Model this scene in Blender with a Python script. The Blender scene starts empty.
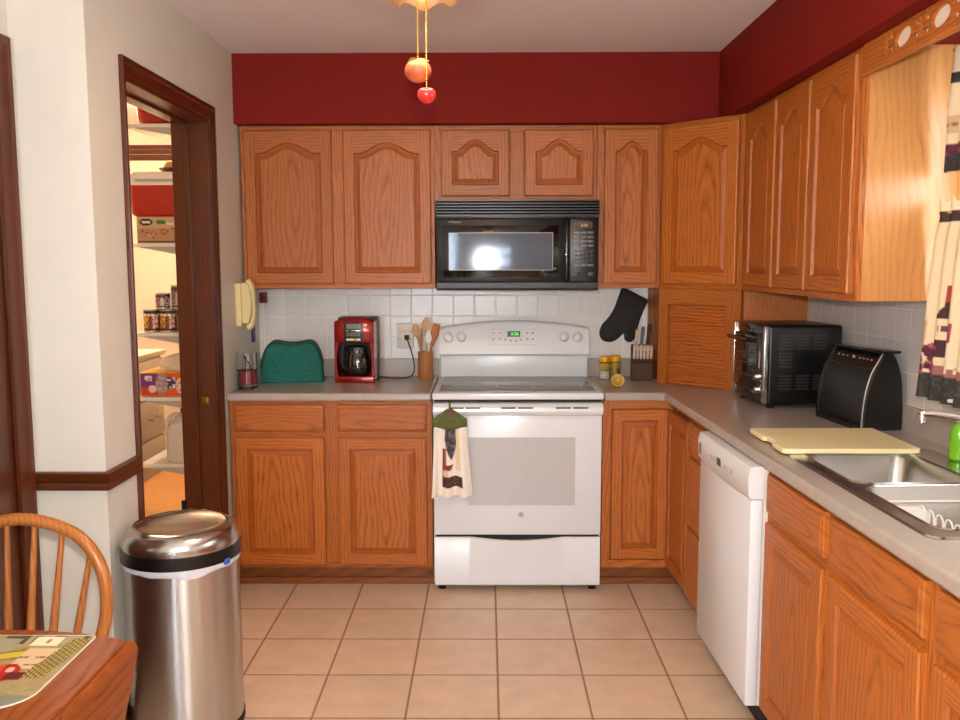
import bpy, bmesh, math, random
from mathutils import Vector, Matrix
random.seed(7)
R = math.radians
PI = math.pi
SC = bpy.context.scene
COL = SC.collection

# ------------------------------------------------------------------ camera
cam = bpy.data.cameras.new('camera')
cam.sensor_width = 36.0
cam.lens = 36.0 * 884.2 / 960.0
cam.clip_start = 0.05
camo = bpy.data.objects.new('camera', cam)
COL.objects.link(camo)
_p, _y, _r = 0.10876, -0.00723, -0.00212
_fw = Vector((math.sin(_y) * math.cos(_p), math.cos(_y) * math.cos(_p), -math.sin(_p)))
_rt = Vector((math.cos(_y), -math.sin(_y), 0))
_up = _rt.cross(_fw)
_r2 = _rt * math.cos(_r) + _up * math.sin(_r)
_u2 = -_rt * math.sin(_r) + _up * math.cos(_r)
camo.matrix_world = Matrix(((_r2.x, _u2.x, -_fw.x, -0.1396), (_r2.y, _u2.y, -_fw.y, -4.5493),
                            (_r2.z, _u2.z, -_fw.z, 1.4898), (0, 0, 0, 1)))
SC.camera = camo

# ------------------------------------------------------------------ light
SC.view_settings.view_transform = 'Standard'
SC.view_settings.look = 'None'
SC.view_settings.gamma = 1.0
SC.view_settings.exposure = 0.14
world = bpy.data.worlds.new('daylight')
SC.world = world
world.use_nodes = True
bg = world.node_tree.nodes['Background']
bg.inputs[0].default_value = (0.72, 0.86, 1.0, 1)
bg.inputs[1].default_value = 13.0


def area(name, loc, rot, sx, sy, power, color, portal=False):
    l = bpy.data.lights.new(name, 'AREA')
    l.shape = 'RECTANGLE'
    l.size, l.size_y = sx, sy
    l.energy = power
    l.color = color
    if portal:
        l.cycles.is_portal = True
    o = bpy.data.objects.new(name, l)
    COL.objects.link(o)
    o.location = loc
    o.rotation_euler = rot
    return o


def point(name, loc, power, color, radius=0.04):
    l = bpy.data.lights.new(name, 'POINT')
    l.energy = power
    l.color = color
    l.shadow_soft_size = radius
    o = bpy.data.objects.new(name, l)
    COL.objects.link(o)
    o.location = loc
    return o


# camera's own flash, just above the lens
area('camera_flash', (-0.14, -4.52, 1.585), (R(83), 0, 0), 0.07, 0.035, 40, (1.0, 0.97, 0.93))
# daylight portals in the window over the sink and the glazed openings behind the camera
area('window_portal', (1.335, -2.44, 1.6), (0, R(90), 0), 0.95, 0.9, 1, (1, 1, 1), True)
area('rear_window_portal', (-0.055, -6.58, 1.67), (R(90), 0, 0), 0.48, 0.31, 1, (1, 1, 1), True)
area('patio_portal', (-0.85, -6.58, 1.02), (R(90), 0, 0), 0.75, 1.95, 1, (1, 1, 1), True)
# warm bulbs of the ceiling fan and the pantry
FAN = (-0.285, -2.5)
for k in range(4):
    a = R(90 * k)
    point('fan_bulb', (FAN[0] + 0.138 * math.cos(a), FAN[1] + 0.138 * math.sin(a), 2.15), 11.5, (1.0, 0.76, 0.54), 0.03)
point('added_warm_fill', (-0.75, -5.35, 1.95), 14, (1.0, 0.76, 0.52), 0.08)  # added fill with no known fixture, warms ceiling and left wall
point('pantry_bulb', (-2.08, 0.30, 2.30), 75, (1.0, 0.74, 0.48), 0.06)


# ------------------------------------------------------------------ materials
def s2l(c):
    return tuple(((v / 255) / 12.92 if v / 255 <= 0.04045 else ((v / 255 + 0.055) / 1.055) ** 2.4) for v in c)


class NT:
    def __init__(s, name):
        s.m = bpy.data.materials.new(name)
        s.m.use_nodes = True
        s.t = s.m.node_tree
        s.b = s.t.nodes['Principled BSDF']

    def n(s, typ, **kw):
        x = s.t.nodes.new(typ)
        for k, v in kw.items():
            if k.startswith('i_'):
                key = k[2:]
                x.inputs[int(key) if key.isdigit() else key.replace('_', ' ')].default_value = v
            else:
                setattr(x, k, v)
        return x

    def l(s, a, b):
        s.t.links.new(a, b)

    def ramp(s, fac, stops):
        r = s.n('ShaderNodeValToRGB')
        e = r.color_ramp.elements
        while len(e) < len(stops):
            e.new(0.5)
        for i, (p, c) in enumerate(stops):
            e[i].position = p
            e[i].color = (*c, 1) if len(c) == 3 else c
        s.l(fac, r.inputs[0])
        return r.outputs[0]

    def mix(s, fac, a, b, mode='MIX'):
        x = s.n('ShaderNodeMix', data_type='RGBA', blend_type=mode)
        for sock, v in ((x.inputs[0], fac), (x.inputs[6], a), (x.inputs[7], b)):
            if hasattr(v, 'is_output') or hasattr(v, 'links'):
                s.l(v, sock)
            elif isinstance(v, (int, float)):
                sock.default_value = v
            else:
                sock.default_value = (*v, 1) if len(v) == 3 else v
        return x.outputs[2]

    def math(s, op, a, b=0.0):
        x = s.n('ShaderNodeMath', operation=op)
        for i, v in enumerate((a, b)):
            if isinstance(v, (int, float)):
                x.inputs[i].default_value = v
            else:
                s.l(v, x.inputs[i])
        return x.outputs[0]

    def coords(s, scale=(1, 1, 1), loc=(0, 0, 0), rot=(0, 0, 0), kind='Object'):
        tc = s.n('ShaderNodeTexCoord')
        mp = s.n('ShaderNodeMapping')
        mp.inputs['Location'].default_value = loc
        mp.inputs['Rotation'].default_value = rot
        mp.inputs['Scale'].default_value = scale
        s.l(tc.outputs[kind], mp.inputs[0])
        return mp.outputs[0]

    def bump(s, h, strength=0.2, dist=0.002):
        b = s.n('ShaderNodeBump')
        b.inputs['Strength'].default_value = strength
        b.inputs['Distance'].default_value = dist
        s.l(h, b.inputs['Height'])
        s.l(b.outputs[0], s.b.inputs['Normal'])


def plain(name, rgb, rough=0.5, metal=0.0, spec=0.5, noise=0.06, nscale=40, coat=0.0, bump=0.0, trans=0.0, alpha=1.0, sheen=0.0, emit=None):
    """A flat paint / plastic / fabric with a little procedural unevenness."""
    t = NT(name)
    c = s2l(rgb)
    nz = t.n('ShaderNodeTexNoise')
    nz.inputs['Scale'].default_value = nscale
    nz.inputs['Detail'].default_value = 3
    t.l(t.coords(), nz.inputs['Vector'])
    lo = tuple(max(0, v * (1 - noise)) for v in c)
    hi = tuple(min(1, v * (1 + noise)) for v in c)
    t.l(t.ramp(nz.outputs[0], [(0.3, lo), (0.7, hi)]), t.b.inputs['Base Color'])
    t.b.inputs['Roughness'].default_value = rough
    t.b.inputs['Metallic'].default_value = metal
    t.b.inputs['Specular IOR Level'].default_value = spec
    t.b.inputs['Coat Weight'].default_value = coat
    t.b.inputs['Transmission Weight'].default_value = trans
    t.b.inputs['Alpha'].default_value = alpha
    t.b.inputs['Sheen Weight'].default_value = sheen
    if emit:
        t.b.inputs['Emission Color'].default_value = (*s2l(emit[0]), 1)
        t.b.inputs['Emission Strength'].default_value = emit[1]
    if bump:
        t.bump(nz.outputs[0], bump)
    return t.m


def oak(name, axis='Z', panel=False, light=(190, 109, 43), dark=(116, 56, 17), rough=0.42, tone=1.0):
    """Plain-sawn oak: long grain along axis, cathedral arcs on panels, dark pores."""
    t = NT(name)
    tc = t.n('ShaderNodeTexCoord')
    oi = t.n('ShaderNodeObjectInfo')
    sep = t.n('ShaderNodeSeparateXYZ')
    t.l(tc.outputs['Object'], sep.inputs[0])
    X, Y, Z = sep.outputs
    ln = {'X': X, 'Y': Y, 'Z': Z}[axis]
    ac = {'X': (Z, Y), 'Y': (Z, X), 'Z': (X, Y)}[axis]
    across = t.math('ADD', ac[0], t.math('MULTIPLY', ac[1], 0.9))
    rnd = oi.outputs['Random']
    r2 = t.math('FRACT', t.math('MULTIPLY', rnd, 37.7))
    # low-frequency wander of the grain
    cv = t.n('ShaderNodeCombineXYZ')
    t.l(t.math('ADD', t.math('MULTIPLY', across, 7), t.math('MULTIPLY', rnd, 40)), cv.inputs[0])
    t.l(t.math('MULTIPLY', ln, 2.2), cv.inputs[1])
    t.l(t.math('MULTIPLY', r2, 50), cv.inputs[2])
    wn = t.n('ShaderNodeTexNoise')
    wn.inputs['Scale'].default_value = 1.0
    wn.inputs['Detail'].default_value = 2
    t.l(cv.outputs[0], wn.inputs['Vector'])
    wander = t.math('MULTIPLY', t.math('SUBTRACT', wn.outputs[0], 0.5), 0.10 if panel else 0.05)
    rc = t.n('ShaderNodeCombineXYZ')
    if panel:
        a = t.math('ADD', t.math('ADD', across, t.math('MULTIPLY', t.math('SUBTRACT', rnd, 0.5), 0.10)), wander)
        b = t.math('MULTIPLY', t.math('ADD', ln, t.math('MULTIPLY', t.math('SUBTRACT', r2, 0.3), 0.25)), 0.13)
    else:
        a = t.math('ADD', t.math('ADD', across, 0.4), wander)
        b = t.math('MULTIPLY', t.math('ADD', ln, r2), 0.10)
    t.l(a, rc.inputs[0])
    t.l(b, rc.inputs[2])
    wv = t.n('ShaderNodeTexWave', wave_type='RINGS', rings_direction='Y', wave_profile='SAW')
    wv.inputs['Scale'].default_value = 15 if panel else 22
    wv.inputs['Distortion'].default_value = 1.1
    wv.inputs['Detail'].default_value = 1.0
    t.l(rc.outputs[0], wv.inputs['Vector'])
    # pores
    pc = t.n('ShaderNodeCombineXYZ')
    t.l(t.math('MULTIPLY', t.math('ADD', across, wander), 420), pc.inputs[0])
    t.l(t.math('MULTIPLY', ln, 14), pc.inputs[1])
    t.l(t.math('MULTIPLY', rnd, 90), pc.inputs[2])
    pn = t.n('ShaderNodeTexNoise')
    pn.inputs['Scale'].default_value = 1.0
    pn.inputs['Detail'].default_value = 3
    t.l(pc.outputs[0], pn.inputs['Vector'])
    pore = t.ramp(pn.outputs[0], [(0.40, (1, 1, 1)), (0.56, (0, 0, 0))])
    grain = t.ramp(wv.outputs[0], [(0.0, (0.85, 0.85, 0.85)), (0.25, (0.35, 0.35, 0.35)), (0.7, (0.05, 0.05, 0.05)), (1.0, (0.6, 0.6, 0.6))])
    g = t.math('MULTIPLY', grain, t.math('ADD', t.math('MULTIPLY', pore, 0.65), 0.45))
    g = t.math('ADD', t.math('MULTIPLY', g, 1.0), t.math('MULTIPLY', pore, 0.12))
    li = tuple(v * tone for v in s2l(light))
    dk = tuple(v * tone for v in s2l(dark))
    base = t.mix(g, li, dk)
    # board-to-board tone
    var = t.math('ADD', t.math('MULTIPLY', r2, 0.20), 0.90)
    hs = t.n('ShaderNodeHueSaturation')
    t.l(base, hs.inputs['Color'])
    t.l(var, hs.inputs['Value'])
    t.l(hs.outputs[0], t.b.inputs['Base Color'])
    t.b.inputs['Roughness'].default_value = rough
    t.b.inputs['Specular IOR Level'].default_value = 0.38
    t.bump(t.math('SUBTRACT', 1.0, g), 0.12, 0.001)
    return t.m


def tiles(name, base, grout, size, gap, plane, off=(0, 0), rough=0.3, var=0.04, bump=0.5, mottle=0.06):
    """Square tiles on a world-aligned plane ('XY', 'XZ' or 'YZ')."""
    t = NT(name)
    tc = t.n('ShaderNodeTexCoord')
    sep = t.n('ShaderNodeSeparateXYZ')
    t.l(tc.outputs['Object'], sep.inputs[0])
    o = {'X': 0, 'Y': 1, 'Z': 2}
    cx = []
    cells = []
    for k in range(2):
        q = t.math('DIVIDE', t.math('SUBTRACT', sep.outputs[o[plane[k]]], off[k]), size)
        f = t.math('FRACT', t.math('ADD', q, 1000))
        cells.append(t.math('FLOOR', t.math('ADD', q, 1000)))
        d = t.math('MINIMUM', f, t.math('SUBTRACT', 1.0, f))
        cx.append(d)
    d = t.math('MULTIPLY', t.math('MINIMUM', cx[0], cx[1]), size)
    mask = t.ramp(t.math('DIVIDE', d, gap), [(0.40, (0, 0, 0)), (0.60, (1, 1, 1))])
    cc = t.n('ShaderNodeCombineXYZ')
    t.l(cells[0], cc.inputs[0])
    t.l(cells[1], cc.inputs[1])
    wh = t.n('ShaderNodeTexWhiteNoise', noise_dimensions='3D')
    t.l(cc.outputs[0], wh.inputs['Vector'])
    nz = t.n('ShaderNodeTexNoise')
    nz.inputs['Scale'].default_value = 9
    nz.inputs['Detail'].default_value = 6
    nz.inputs['Roughness'].default_value = 0.65
    t.l(tc.outputs['Object'], nz.inputs['Vector'])
    b = s2l(base)
    colr = t.ramp(nz.outputs[0], [(0.3, tuple(v * (1 - mottle) for v in b)), (0.7, tuple(min(1, v * (1 + mottle)) for v in b))])
    val = t.math('ADD', t.math('MULTIPLY', wh.outputs[0], 2 * var), 1 - var)
    hs = t.n('ShaderNodeHueSaturation')
    t.l(colr, hs.inputs['Color'])
    t.l(val, hs.inputs['Value'])
    t.l(t.mix(mask, s2l(grout), hs.outputs[0]), t.b.inputs['Base Color'])
    t.l(t.math('ADD', t.math('MULTIPLY', mask, rough - 0.85), 0.85), t.b.inputs['Roughness'])
    soft = t.ramp(t.math('DIVIDE', d, gap), [(0.35, (0, 0, 0)), (1.0, (1, 1, 1))])
    t.bump(soft, bump, 0.002)
    return t.m


def brushed(name, rgb, rough=0.3, axis=2, metal=1.0, amt=0.12, sc=260):
    t = NT(name)
    scl = [sc, sc, sc]
    scl[axis] = 4
    nz = t.n('ShaderNodeTexNoise')
    nz.inputs['Scale'].default_value = 1
    nz.inputs['Detail'].default_value = 2
    t.l(t.coords(tuple(scl)), nz.inputs['Vector'])
    c = s2l(rgb)
    t.l(t.ramp(nz.outputs[0], [(0.3, tuple(v * (1 - amt) for v in c)), (0.7, c)]), t.b.inputs['Base Color'])
    t.b.inputs['Metallic'].default_value = metal
    t.l(t.math('ADD', t.math('MULTIPLY', nz.outputs[0], 0.04), rough - 0.02), t.b.inputs['Roughness'])
    return t.m


def printed(name, rough=0.8, bump=0.15, bscale=900):
    """Cloth or card that carries a printed picture (colour attribute)."""
    t = NT(name)
    at = t.n('ShaderNodeAttribute', attribute_name='print')
    t.l(at.outputs['Color'], t.b.inputs['Base Color'])
    t.b.inputs['Roughness'].default_value = rough
    if bump:
        nz = t.n('ShaderNodeTexNoise')
        nz.inputs['Scale'].default_value = bscale
        t.l(t.coords(), nz.inputs['Vector'])
        t.bump(nz.outputs[0], bump, 0.001)
    return t.m


def glass(name, rgb=(255, 255, 255), rough=0.0, ior=1.45):
    t = NT(name)
    t.b.inputs['Base Color'].default_value = (*s2l(rgb), 1)
    t.b.inputs['Roughness'].default_value = rough
    t.b.inputs['Transmission Weight'].default_value = 1.0
    t.b.inputs['IOR'].default_value = ior
    return t.m


def laminate(name):
    t = NT(name)
    nz = t.n('ShaderNodeTexNoise')
    nz.inputs['Scale'].default_value = 700
    nz.inputs['Detail'].default_value = 4
    t.l(t.coords(), nz.inputs['Vector'])
    n2 = t.n('ShaderNodeTexNoise')
    n2.inputs['Scale'].default_value = 24
    t.l(t.coords(), n2.inputs['Vector'])
    a = t.ramp(nz.outputs[0], [(0.34, s2l((158, 147, 137))), (0.5, s2l((174, 163, 153))), (0.66, s2l((190, 180, 170)))])
    t.l(t.mix(t.math('MULTIPLY', n2.outputs[0], 0.25), a, s2l((136, 122, 110))), t.b.inputs['Base Color'])
    t.b.inputs['Roughness'].default_value = 0.26
    return t.m


M = {}
M['oak_v'] = oak('oak_upright', 'Z')
M['oak_h'] = oak('oak_rail', 'X')
M['oak_p'] = oak('oak_panel', 'Z', True)
M['oak_b'] = oak('oak_panel_moulding', 'Z', False, light=(174, 94, 35), dark=(134, 67, 22))
M['oak_ph'] = oak('oak_drawer', 'X', True, light=(188, 107, 42), dark=(132, 67, 22))
M['oak_y'] = oak('oak_deep', 'Y')
M['oak_end'] = oak('oak_end_veneer', 'Z', True, light=(200, 142, 84), dark=(178, 118, 62), rough=0.3)
M['tambour'] = oak('oak_tambour', 'X', False, light=(182, 100, 42), dark=(134, 68, 24))
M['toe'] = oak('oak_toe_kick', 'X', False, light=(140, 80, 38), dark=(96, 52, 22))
M['mahog'] = oak('dark_stained_trim', 'Z', False, light=(88, 40, 18), dark=(52, 21, 9), rough=0.3)
M['mahog_h'] = oak('dark_stained_head', 'Y', False, light=(92, 38, 16), dark=(54, 20, 8), rough=0.3)
M['mahog_x'] = oak('dark_stained_rail', 'X', False, light=(88, 40, 18), dark=(52, 21, 9), rough=0.3)
M['table'] = oak('cherry_table', 'Y', True, light=(138, 72, 32), dark=(98, 47, 18), rough=0.22)
M['chairwood'] = oak('honey_chair', 'Z', False, light=(172, 106, 50), dark=(122, 68, 28), rough=0.3)
M['spoonwood'] = oak('pale_spoon_wood', 'Z', False, light=(204, 172, 130), dark=(170, 134, 94), rough=0.6)
M['spoonred'] = oak('red_spoon_wood', 'Z', False, light=(186, 112, 66), dark=(140, 76, 40), rough=0.6)
M['crock'] = oak('crock_wood', 'Z', False, light=(186, 124, 74), dark=(150, 92, 50), rough=0.45)
M['blockwood'] = oak('walnut_block', 'Z', False, light=(84, 52, 32), dark=(54, 32, 18), rough=0.45)
M['red'] = plain('red_wall_paint', (122, 21, 13), 0.7, spec=0.2, noise=0.03, nscale=6)
M['wall'] = plain('cream_wall_paint', (216, 211, 199), 0.6, noise=0.02, nscale=8)
M['ceil'] = plain('ceiling_paint', (230, 222, 220), 0.8, noise=0.02, nscale=60)
M['floor'] = tiles('beige_floor_tile', (216, 188, 162), (152, 120, 92), 0.30907, 0.0075, 'XY', (-1.02698, -0.85457), 0.34, 0.03, 0.5, 0.09)
M['splash_b'] = tiles('white_splash_tile', (224, 220, 216), (236, 230, 222), 0.1085, 0.005, 'XZ', (0.017, 1.003), 0.22, 0.015, 0.5, 0.02)
M['splash_r'] = tiles('white_splash_tile_shaded', (214, 210, 208), (228, 222, 216), 0.1085, 0.005, 'YZ', (0.0, 1.003), 0.22, 0.015, 0.5, 0.02)  # same tile as the back wall, right wall's shade put into its colour
M['pfloor'] = plain('pantry_floor', (206, 150, 92), 0.4, noise=0.06, nscale=5)
M['lam'] = laminate('taupe_laminate')
M['white'] = plain('white_enamel', (226, 228, 231), 0.26, noise=0.01)
M['whitep'] = plain('white_plastic', (228, 222, 214), 0.35, noise=0.02)
M['offwhite'] = plain('off_white_paint', (226, 214, 196), 0.45, noise=0.02)
M['black'] = plain('black_plastic', (11, 11, 12), 0.34, noise=0.1)
M['blackm'] = plain('matt_black', (10, 10, 10), 0.6, noise=0.1)
M['blackg'] = plain('black_gloss', (8, 8, 9), 0.08, noise=0.05, coat=0.4)
M['bglass'] = plain('cooktop_glass', (122, 122, 124), 0.2, noise=0.05, spec=0.8)
M['mwglass'] = plain('microwave_glass', (92, 100, 114), 0.055, noise=0.03, spec=0.6, metal=0.15)
M['ovenglass'] = plain('oven_window', (192, 192, 192), 0.16, noise=0.02, spec=0.6)
M['dkgrey'] = plain('dark_grey_plastic', (52, 50, 50), 0.35, noise=0.05)
M['grey'] = plain('grey_plastic', (120, 116, 114), 0.4, noise=0.05)
M['ltgrey'] = plain('light_grey_print', (176, 172, 168), 0.4, noise=0.02)
M['steel'] = brushed('brushed_steel', (190, 188, 186), 0.22, 0, amt=0.03, sc=300)
M['can'] = brushed('brushed_can_steel', (205, 203, 200), 0.30, 0, amt=0.02, sc=300)
_nt = M['can'].node_tree
_tg = _nt.nodes.new('ShaderNodeTangent')
_tg.direction_type = 'RADIAL'
_tg.axis = 'Z'
_pb = _nt.nodes['Principled BSDF']
_pb.inputs['Anisotropic'].default_value = 0.9
_pb.inputs['Anisotropic Rotation'].default_value = 0.25
_nt.links.new(_tg.outputs[0], _pb.inputs['Tangent'])
M['steelh'] = brushed('brushed_steel_lid', (200, 196, 192), 0.22, 0, amt=0.03)
M['sink'] = brushed('sink_steel', (200, 198, 194), 0.24, 0, amt=0.03)
M['chrome'] = plain('chrome', (220, 220, 222), 0.08, metal=1.0, noise=0.01)
M['oldbrass'] = plain('dull_brass', (120, 90, 44), 0.4, metal=1.0, noise=0.1)
M['brass'] = plain('brass', (214, 164, 74), 0.25, metal=1.0, noise=0.04)
M['coffred'] = plain('metallic_red', (142, 11, 12), 0.22, noise=0.05, coat=0.6, metal=0.25)
M['glass'] = glass('clear_glass')
M['pane'] = glass('window_pane', ior=1.02)
M['carafe'] = plain('smoked_carafe', (20, 16, 14), 0.03, noise=0.1, spec=0.9)
M['wax'] = plain('red_wax', (150, 22, 30), 0.4, noise=0.1)
M['phone'] = plain('cream_phone_plastic', (222, 204, 148), 0.3, noise=0.02)
M['green'] = plain('soap_green', (108, 174, 32), 0.12, noise=0.03)
M['board'] = plain('cream_board', (240, 226, 176), 0.4, noise=0.02)
M['yellowl'] = plain('pale_yellow_plastic', (228, 192, 84), 0.3, noise=0.05)
M['yellow'] = plain('yellow_plastic', (226, 166, 20), 0.35, noise=0.04)
M['amber'] = plain('spice_amber', (176, 140, 50), 0.2, noise=0.2, nscale=90)
M['salt'] = plain('white_salt', (232, 226, 214), 0.5, noise=0.03)
M['liner'] = plain('white_liner_film', (222, 226, 240), 0.35, noise=0.05)
M['blue'] = plain('blue_tie', (60, 90, 200), 0.4, noise=0.05)
M['navy'] = plain('navy_card', (34, 44, 92), 0.5, noise=0.05)
M['maroon'] = plain('maroon_plastic', (110, 24, 30), 0.4, noise=0.1)
M['coolred'] = plain('cooler_red', (172, 30, 18), 0.45, noise=0.05)
M['jug'] = plain('milky_jug', (240, 232, 226), 0.25, noise=0.02, trans=0.35)
M['handle_pale'] = plain('pale_knife_handle', (216, 196, 172), 0.4, noise=0.06)
M['peach'] = plain('peach_skin', (176, 84, 48), 0.45, noise=0.35, nscale=30)
M['apple'] = plain('apple_skin', (206, 44, 40), 0.3, noise=0.2, nscale=40)
M['leaf'] = plain('leaf_green', (128, 132, 60), 0.45, noise=0.15)
M['disp'] = plain('display_black', (10, 14, 10), 0.2)
M['digit'] = plain('green_digits', (40, 220, 60), 0.5, emit=((70, 255, 90), 1.2))
M['digit2'] = plain('amber_digits', (200, 150, 90), 0.5, emit=((220, 170, 110), 0.6))
M['mwdisp'] = plain('brown_display', (62, 36, 22), 0.25)
M['shade'] = plain('amber_glass_shade', (204, 156, 100), 0.5, trans=0.25, noise=0.05)
M['bread'] = plain('tan_loaf', (206, 148, 86), 0.7, noise=0.15)
M['wicker'] = plain('dark_wicker', (78, 56, 40), 0.7, noise=0.3, nscale=120)
M['bag'] = plain('white_bag_film', (228, 214, 200), 0.4, noise=0.05)
M['print'] = printed('printed_cloth')
M['card'] = printed('printed_card', 0.4, 0)
M['rib'] = plain('silver_paint', (190, 186, 180), 0.3, metal=0.8)
M['blinds'] = plain('blind_slat', (236, 236, 238), 0.5, noise=0.01)


def quilt(name, rgb, sc=150):
    t = NT(name)
    c = s2l(rgb)
    nz = t.n('ShaderNodeTexVoronoi')
    nz.inputs['Scale'].default_value = sc
    t.l(t.coords(), nz.inputs['Vector'])
    t.l(t.ramp(nz.outputs['Distance'], [(0.0, tuple(v * 1.15 for v in c)), (0.7, tuple(v * 0.65 for v in c))]), t.b.inputs['Base Color'])
    t.b.inputs['Roughness'].default_value = 0.85
    t.bump(t.math('SUBTRACT', 1.0, nz.outputs['Distance']), 0.6, 0.004)
    return t.m


M['teal'] = quilt('teal_quilting', (26, 116, 104), 100)
M['tealpipe'] = plain('teal_piping', (8, 60, 54), 0.8)
M['mitt'] = quilt('black_quilting', (46, 42, 42), 70)
M['greencloth'] = quilt('green_crochet', (104, 112, 58), 190)


# ------------------------------------------------------------------ mesh helpers
class MB:
    def __init__(s):
        s.v, s.f, s.m = [], [], []

    def add(s, vs, fs, m=0):
        o = len(s.v)
        s.v += [tuple(v) for v in vs]
        s.f += [tuple(i + o for i in f) for f in fs]
        s.m += [m] * len(fs)
        return s

    def frombm(s, bm, m=0):
        bm.verts.index_update()
        s.add([v.co.copy() for v in bm.verts], [[v.index for v in f.verts] for f in bm.faces], m)
        bm.free()
        return s

    def box(s, x0, x1, y0, y1, z0, z1, m=0, bev=0.0, seg=2, rot=None):
        bm = bmesh.new()
        bmesh.ops.create_cube(bm, size=1)
        for v in bm.verts:
            v.co = Vector((x0 + (v.co.x + .5) * (x1 - x0), y0 + (v.co.y + .5) * (y1 - y0), z0 + (v.co.z + .5) * (z1 - z0)))
        if bev:
            bmesh.ops.bevel(bm, geom=bm.edges[:], offset=bev, segments=seg, affect='EDGES', profile=0.5)
        bmesh.ops.recalc_face_normals(bm, faces=bm.faces)
        if rot is not None:
            c = Vector(((x0 + x1) / 2, (y0 + y1) / 2, (z0 + z1) / 2))
            for v in bm.verts:
                v.co = c + rot @ (v.co - c)
        return s.frombm(bm, m)

    def rings(s, rings, m=0, cap0=True, cap1=True, closed=True):
        n = len(rings[0])
        vs = [p for r in rings for p in r]
        fs = []
        for i in range(len(rings) - 1):
            for j in range(n if closed else n - 1):
                k = (j + 1) % n
                fs.append((i * n + j, i * n + k, (i + 1) * n + k, (i + 1) * n + j))
        if cap0:
            fs.append(tuple(reversed(range(n))))
        if cap1:
            fs.append(tuple((len(rings) - 1) * n + j for j in range(n)))
        bm = bmesh.new()
        bv = [bm.verts.new(v) for v in vs]
        for f in fs:
            try:
                bm.faces.new([bv[i] for i in f])
            except ValueError:
                pass
        if cap0 and cap1:
            bmesh.ops.recalc_face_normals(bm, faces=bm.faces)
        return s.frombm(bm, m)

    def prism(s, poly, axis, a0, a1, m=0):
        def P(p, a):
            return {'X': (a, p[0], p[1]), 'Y': (p[0], a, p[1]), 'Z': (p[0], p[1], a)}[axis]
        return s.rings([[P(p, a0) for p in poly], [P(p, a1) for p in poly]], m)

    def tube(s, pts, r, seg=10, m=0, closed=False, caps=True):
        pts = [Vector(p) for p in pts]
        n = len(pts)
        rr = r if isinstance(r, (list, tuple)) else [r] * n
        rings = []
        nrm = None
        for i in range(n):
            if closed:
                t = (pts[(i + 1) % n] - pts[i - 1]).normalized()
            else:
                t = (pts[min(i + 1, n - 1)] - pts[max(i - 1, 0)]).normalized()
            if nrm is None:
                nrm = t.orthogonal().normalized()
            else:
                nrm = (nrm - t * nrm.dot(t))
                nrm = nrm.normalized() if nrm.length > 1e-6 else t.orthogonal().normalized()
            b = t.cross(nrm)
            rings.append([pts[i] + (nrm * math.cos(2 * PI * k / seg) + b * math.sin(2 * PI * k / seg)) * rr[i] for k in range(seg)])
        if closed:
            rings.append(rings[0])
            return s.rings(rings, m, False, False)
        return s.rings(rings, m, caps, caps)

    def lathe(s, prof, seg=32, c=(0, 0, 0), m=0, axis='Z', cap0=True, cap1=True, sx=1.0, sy=1.0):
        rings = []
        for r, h in prof:
            ring = []
            for k in range(seg):
                a = 2 * PI * k / seg
                u, w = r * math.cos(a) * sx, r * math.sin(a) * sy
                if axis == 'Z':
                    p = (c[0] + u, c[1] + w, c[2] + h)
                elif axis == 'Y':
                    p = (c[0] + u, c[1] + h, c[2] + w)
                else:
                    p = (c[0] + h, c[1] + u, c[2] + w)
                ring.append(p)
            rings.append(ring)
        return s.rings(rings, m, cap0, cap1)

    def ball(s, c, rx, ry=None, rz=None, seg=20, m=0):
        ry = ry or rx
        rz = rz or rx
        bm = bmesh.new()
        bmesh.ops.create_uvsphere(bm, u_segments=seg, v_segments=seg // 2 + 2, radius=1)
        for v in bm.verts:
            v.co = Vector((c[0] + v.co.x * rx, c[1] + v.co.y * ry, c[2] + v.co.z * rz))
        return s.frombm(bm, m)

    def build(s, name, mats, parent=None, loc=None, rot=None, smooth=38, bev=0.0, seg=2, org=None):
        me = bpy.data.meshes.new(name)
        vs = s.v
        if org is not None:
            vs = [(v[0] - org[0], v[1] - org[1], v[2] - org[2]) for v in vs]
            loc = org
        me.from_pydata(vs, [], s.f)
        for mm in (mats if isinstance(mats, (list, tuple)) else [mats]):
            me.materials.append(M[mm] if isinstance(mm, str) else mm)
        me.polygons.foreach_set('material_index', s.m)
        me.polygons.foreach_set('use_smooth', [True] * len(s.f))
        me.update()
        if not bev:
            me.set_sharp_from_angle(angle=R(smooth))
        o = bpy.data.objects.new(name, me)
        COL.objects.link(o)
        if bev:
            md = o.modifiers.new('bevel', 'BEVEL')
            md.width = bev
            md.segments = seg
            md.limit_method = 'ANGLE'
            md.angle_limit = R(35)
            md.harden_normals = True
        if parent is not None:
            o.parent = parent
        if loc is not None:
            o.location = loc
        if rot is not None:
            o.rotation_euler = rot
        return o


def thing(name, label, cat, loc=(0, 0, 0), rz=0.0, group=None):
    o = bpy.data.objects.new(name, None)
    o.empty_display_size = 0.05
    COL.objects.link(o)
    o.location = loc
    o.rotation_euler = (0, 0, rz)
    return tag(o, label, cat, group)


def tag(o, label, cat, group=None):
    o['label'] = label
    o['category'] = cat
    if group:
        o['group'] = group
    return o


def struct(o):
    o['kind'] = 'structure'
    return o


def dup(root, loc, rz, label, group=None):
    r = root.copy()
    COL.objects.link(r)
    r.location = loc
    r.rotation_euler = (0, 0, rz)
    r['label'] = label
    if group:
        r['group'] = group
    for ch in list(root.children):
        c = ch.copy()
        COL.objects.link(c)
        c.parent = r
        for g in list(ch.children):
            d = g.copy()
            COL.objects.link(d)
            d.parent = c
    return r


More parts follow.
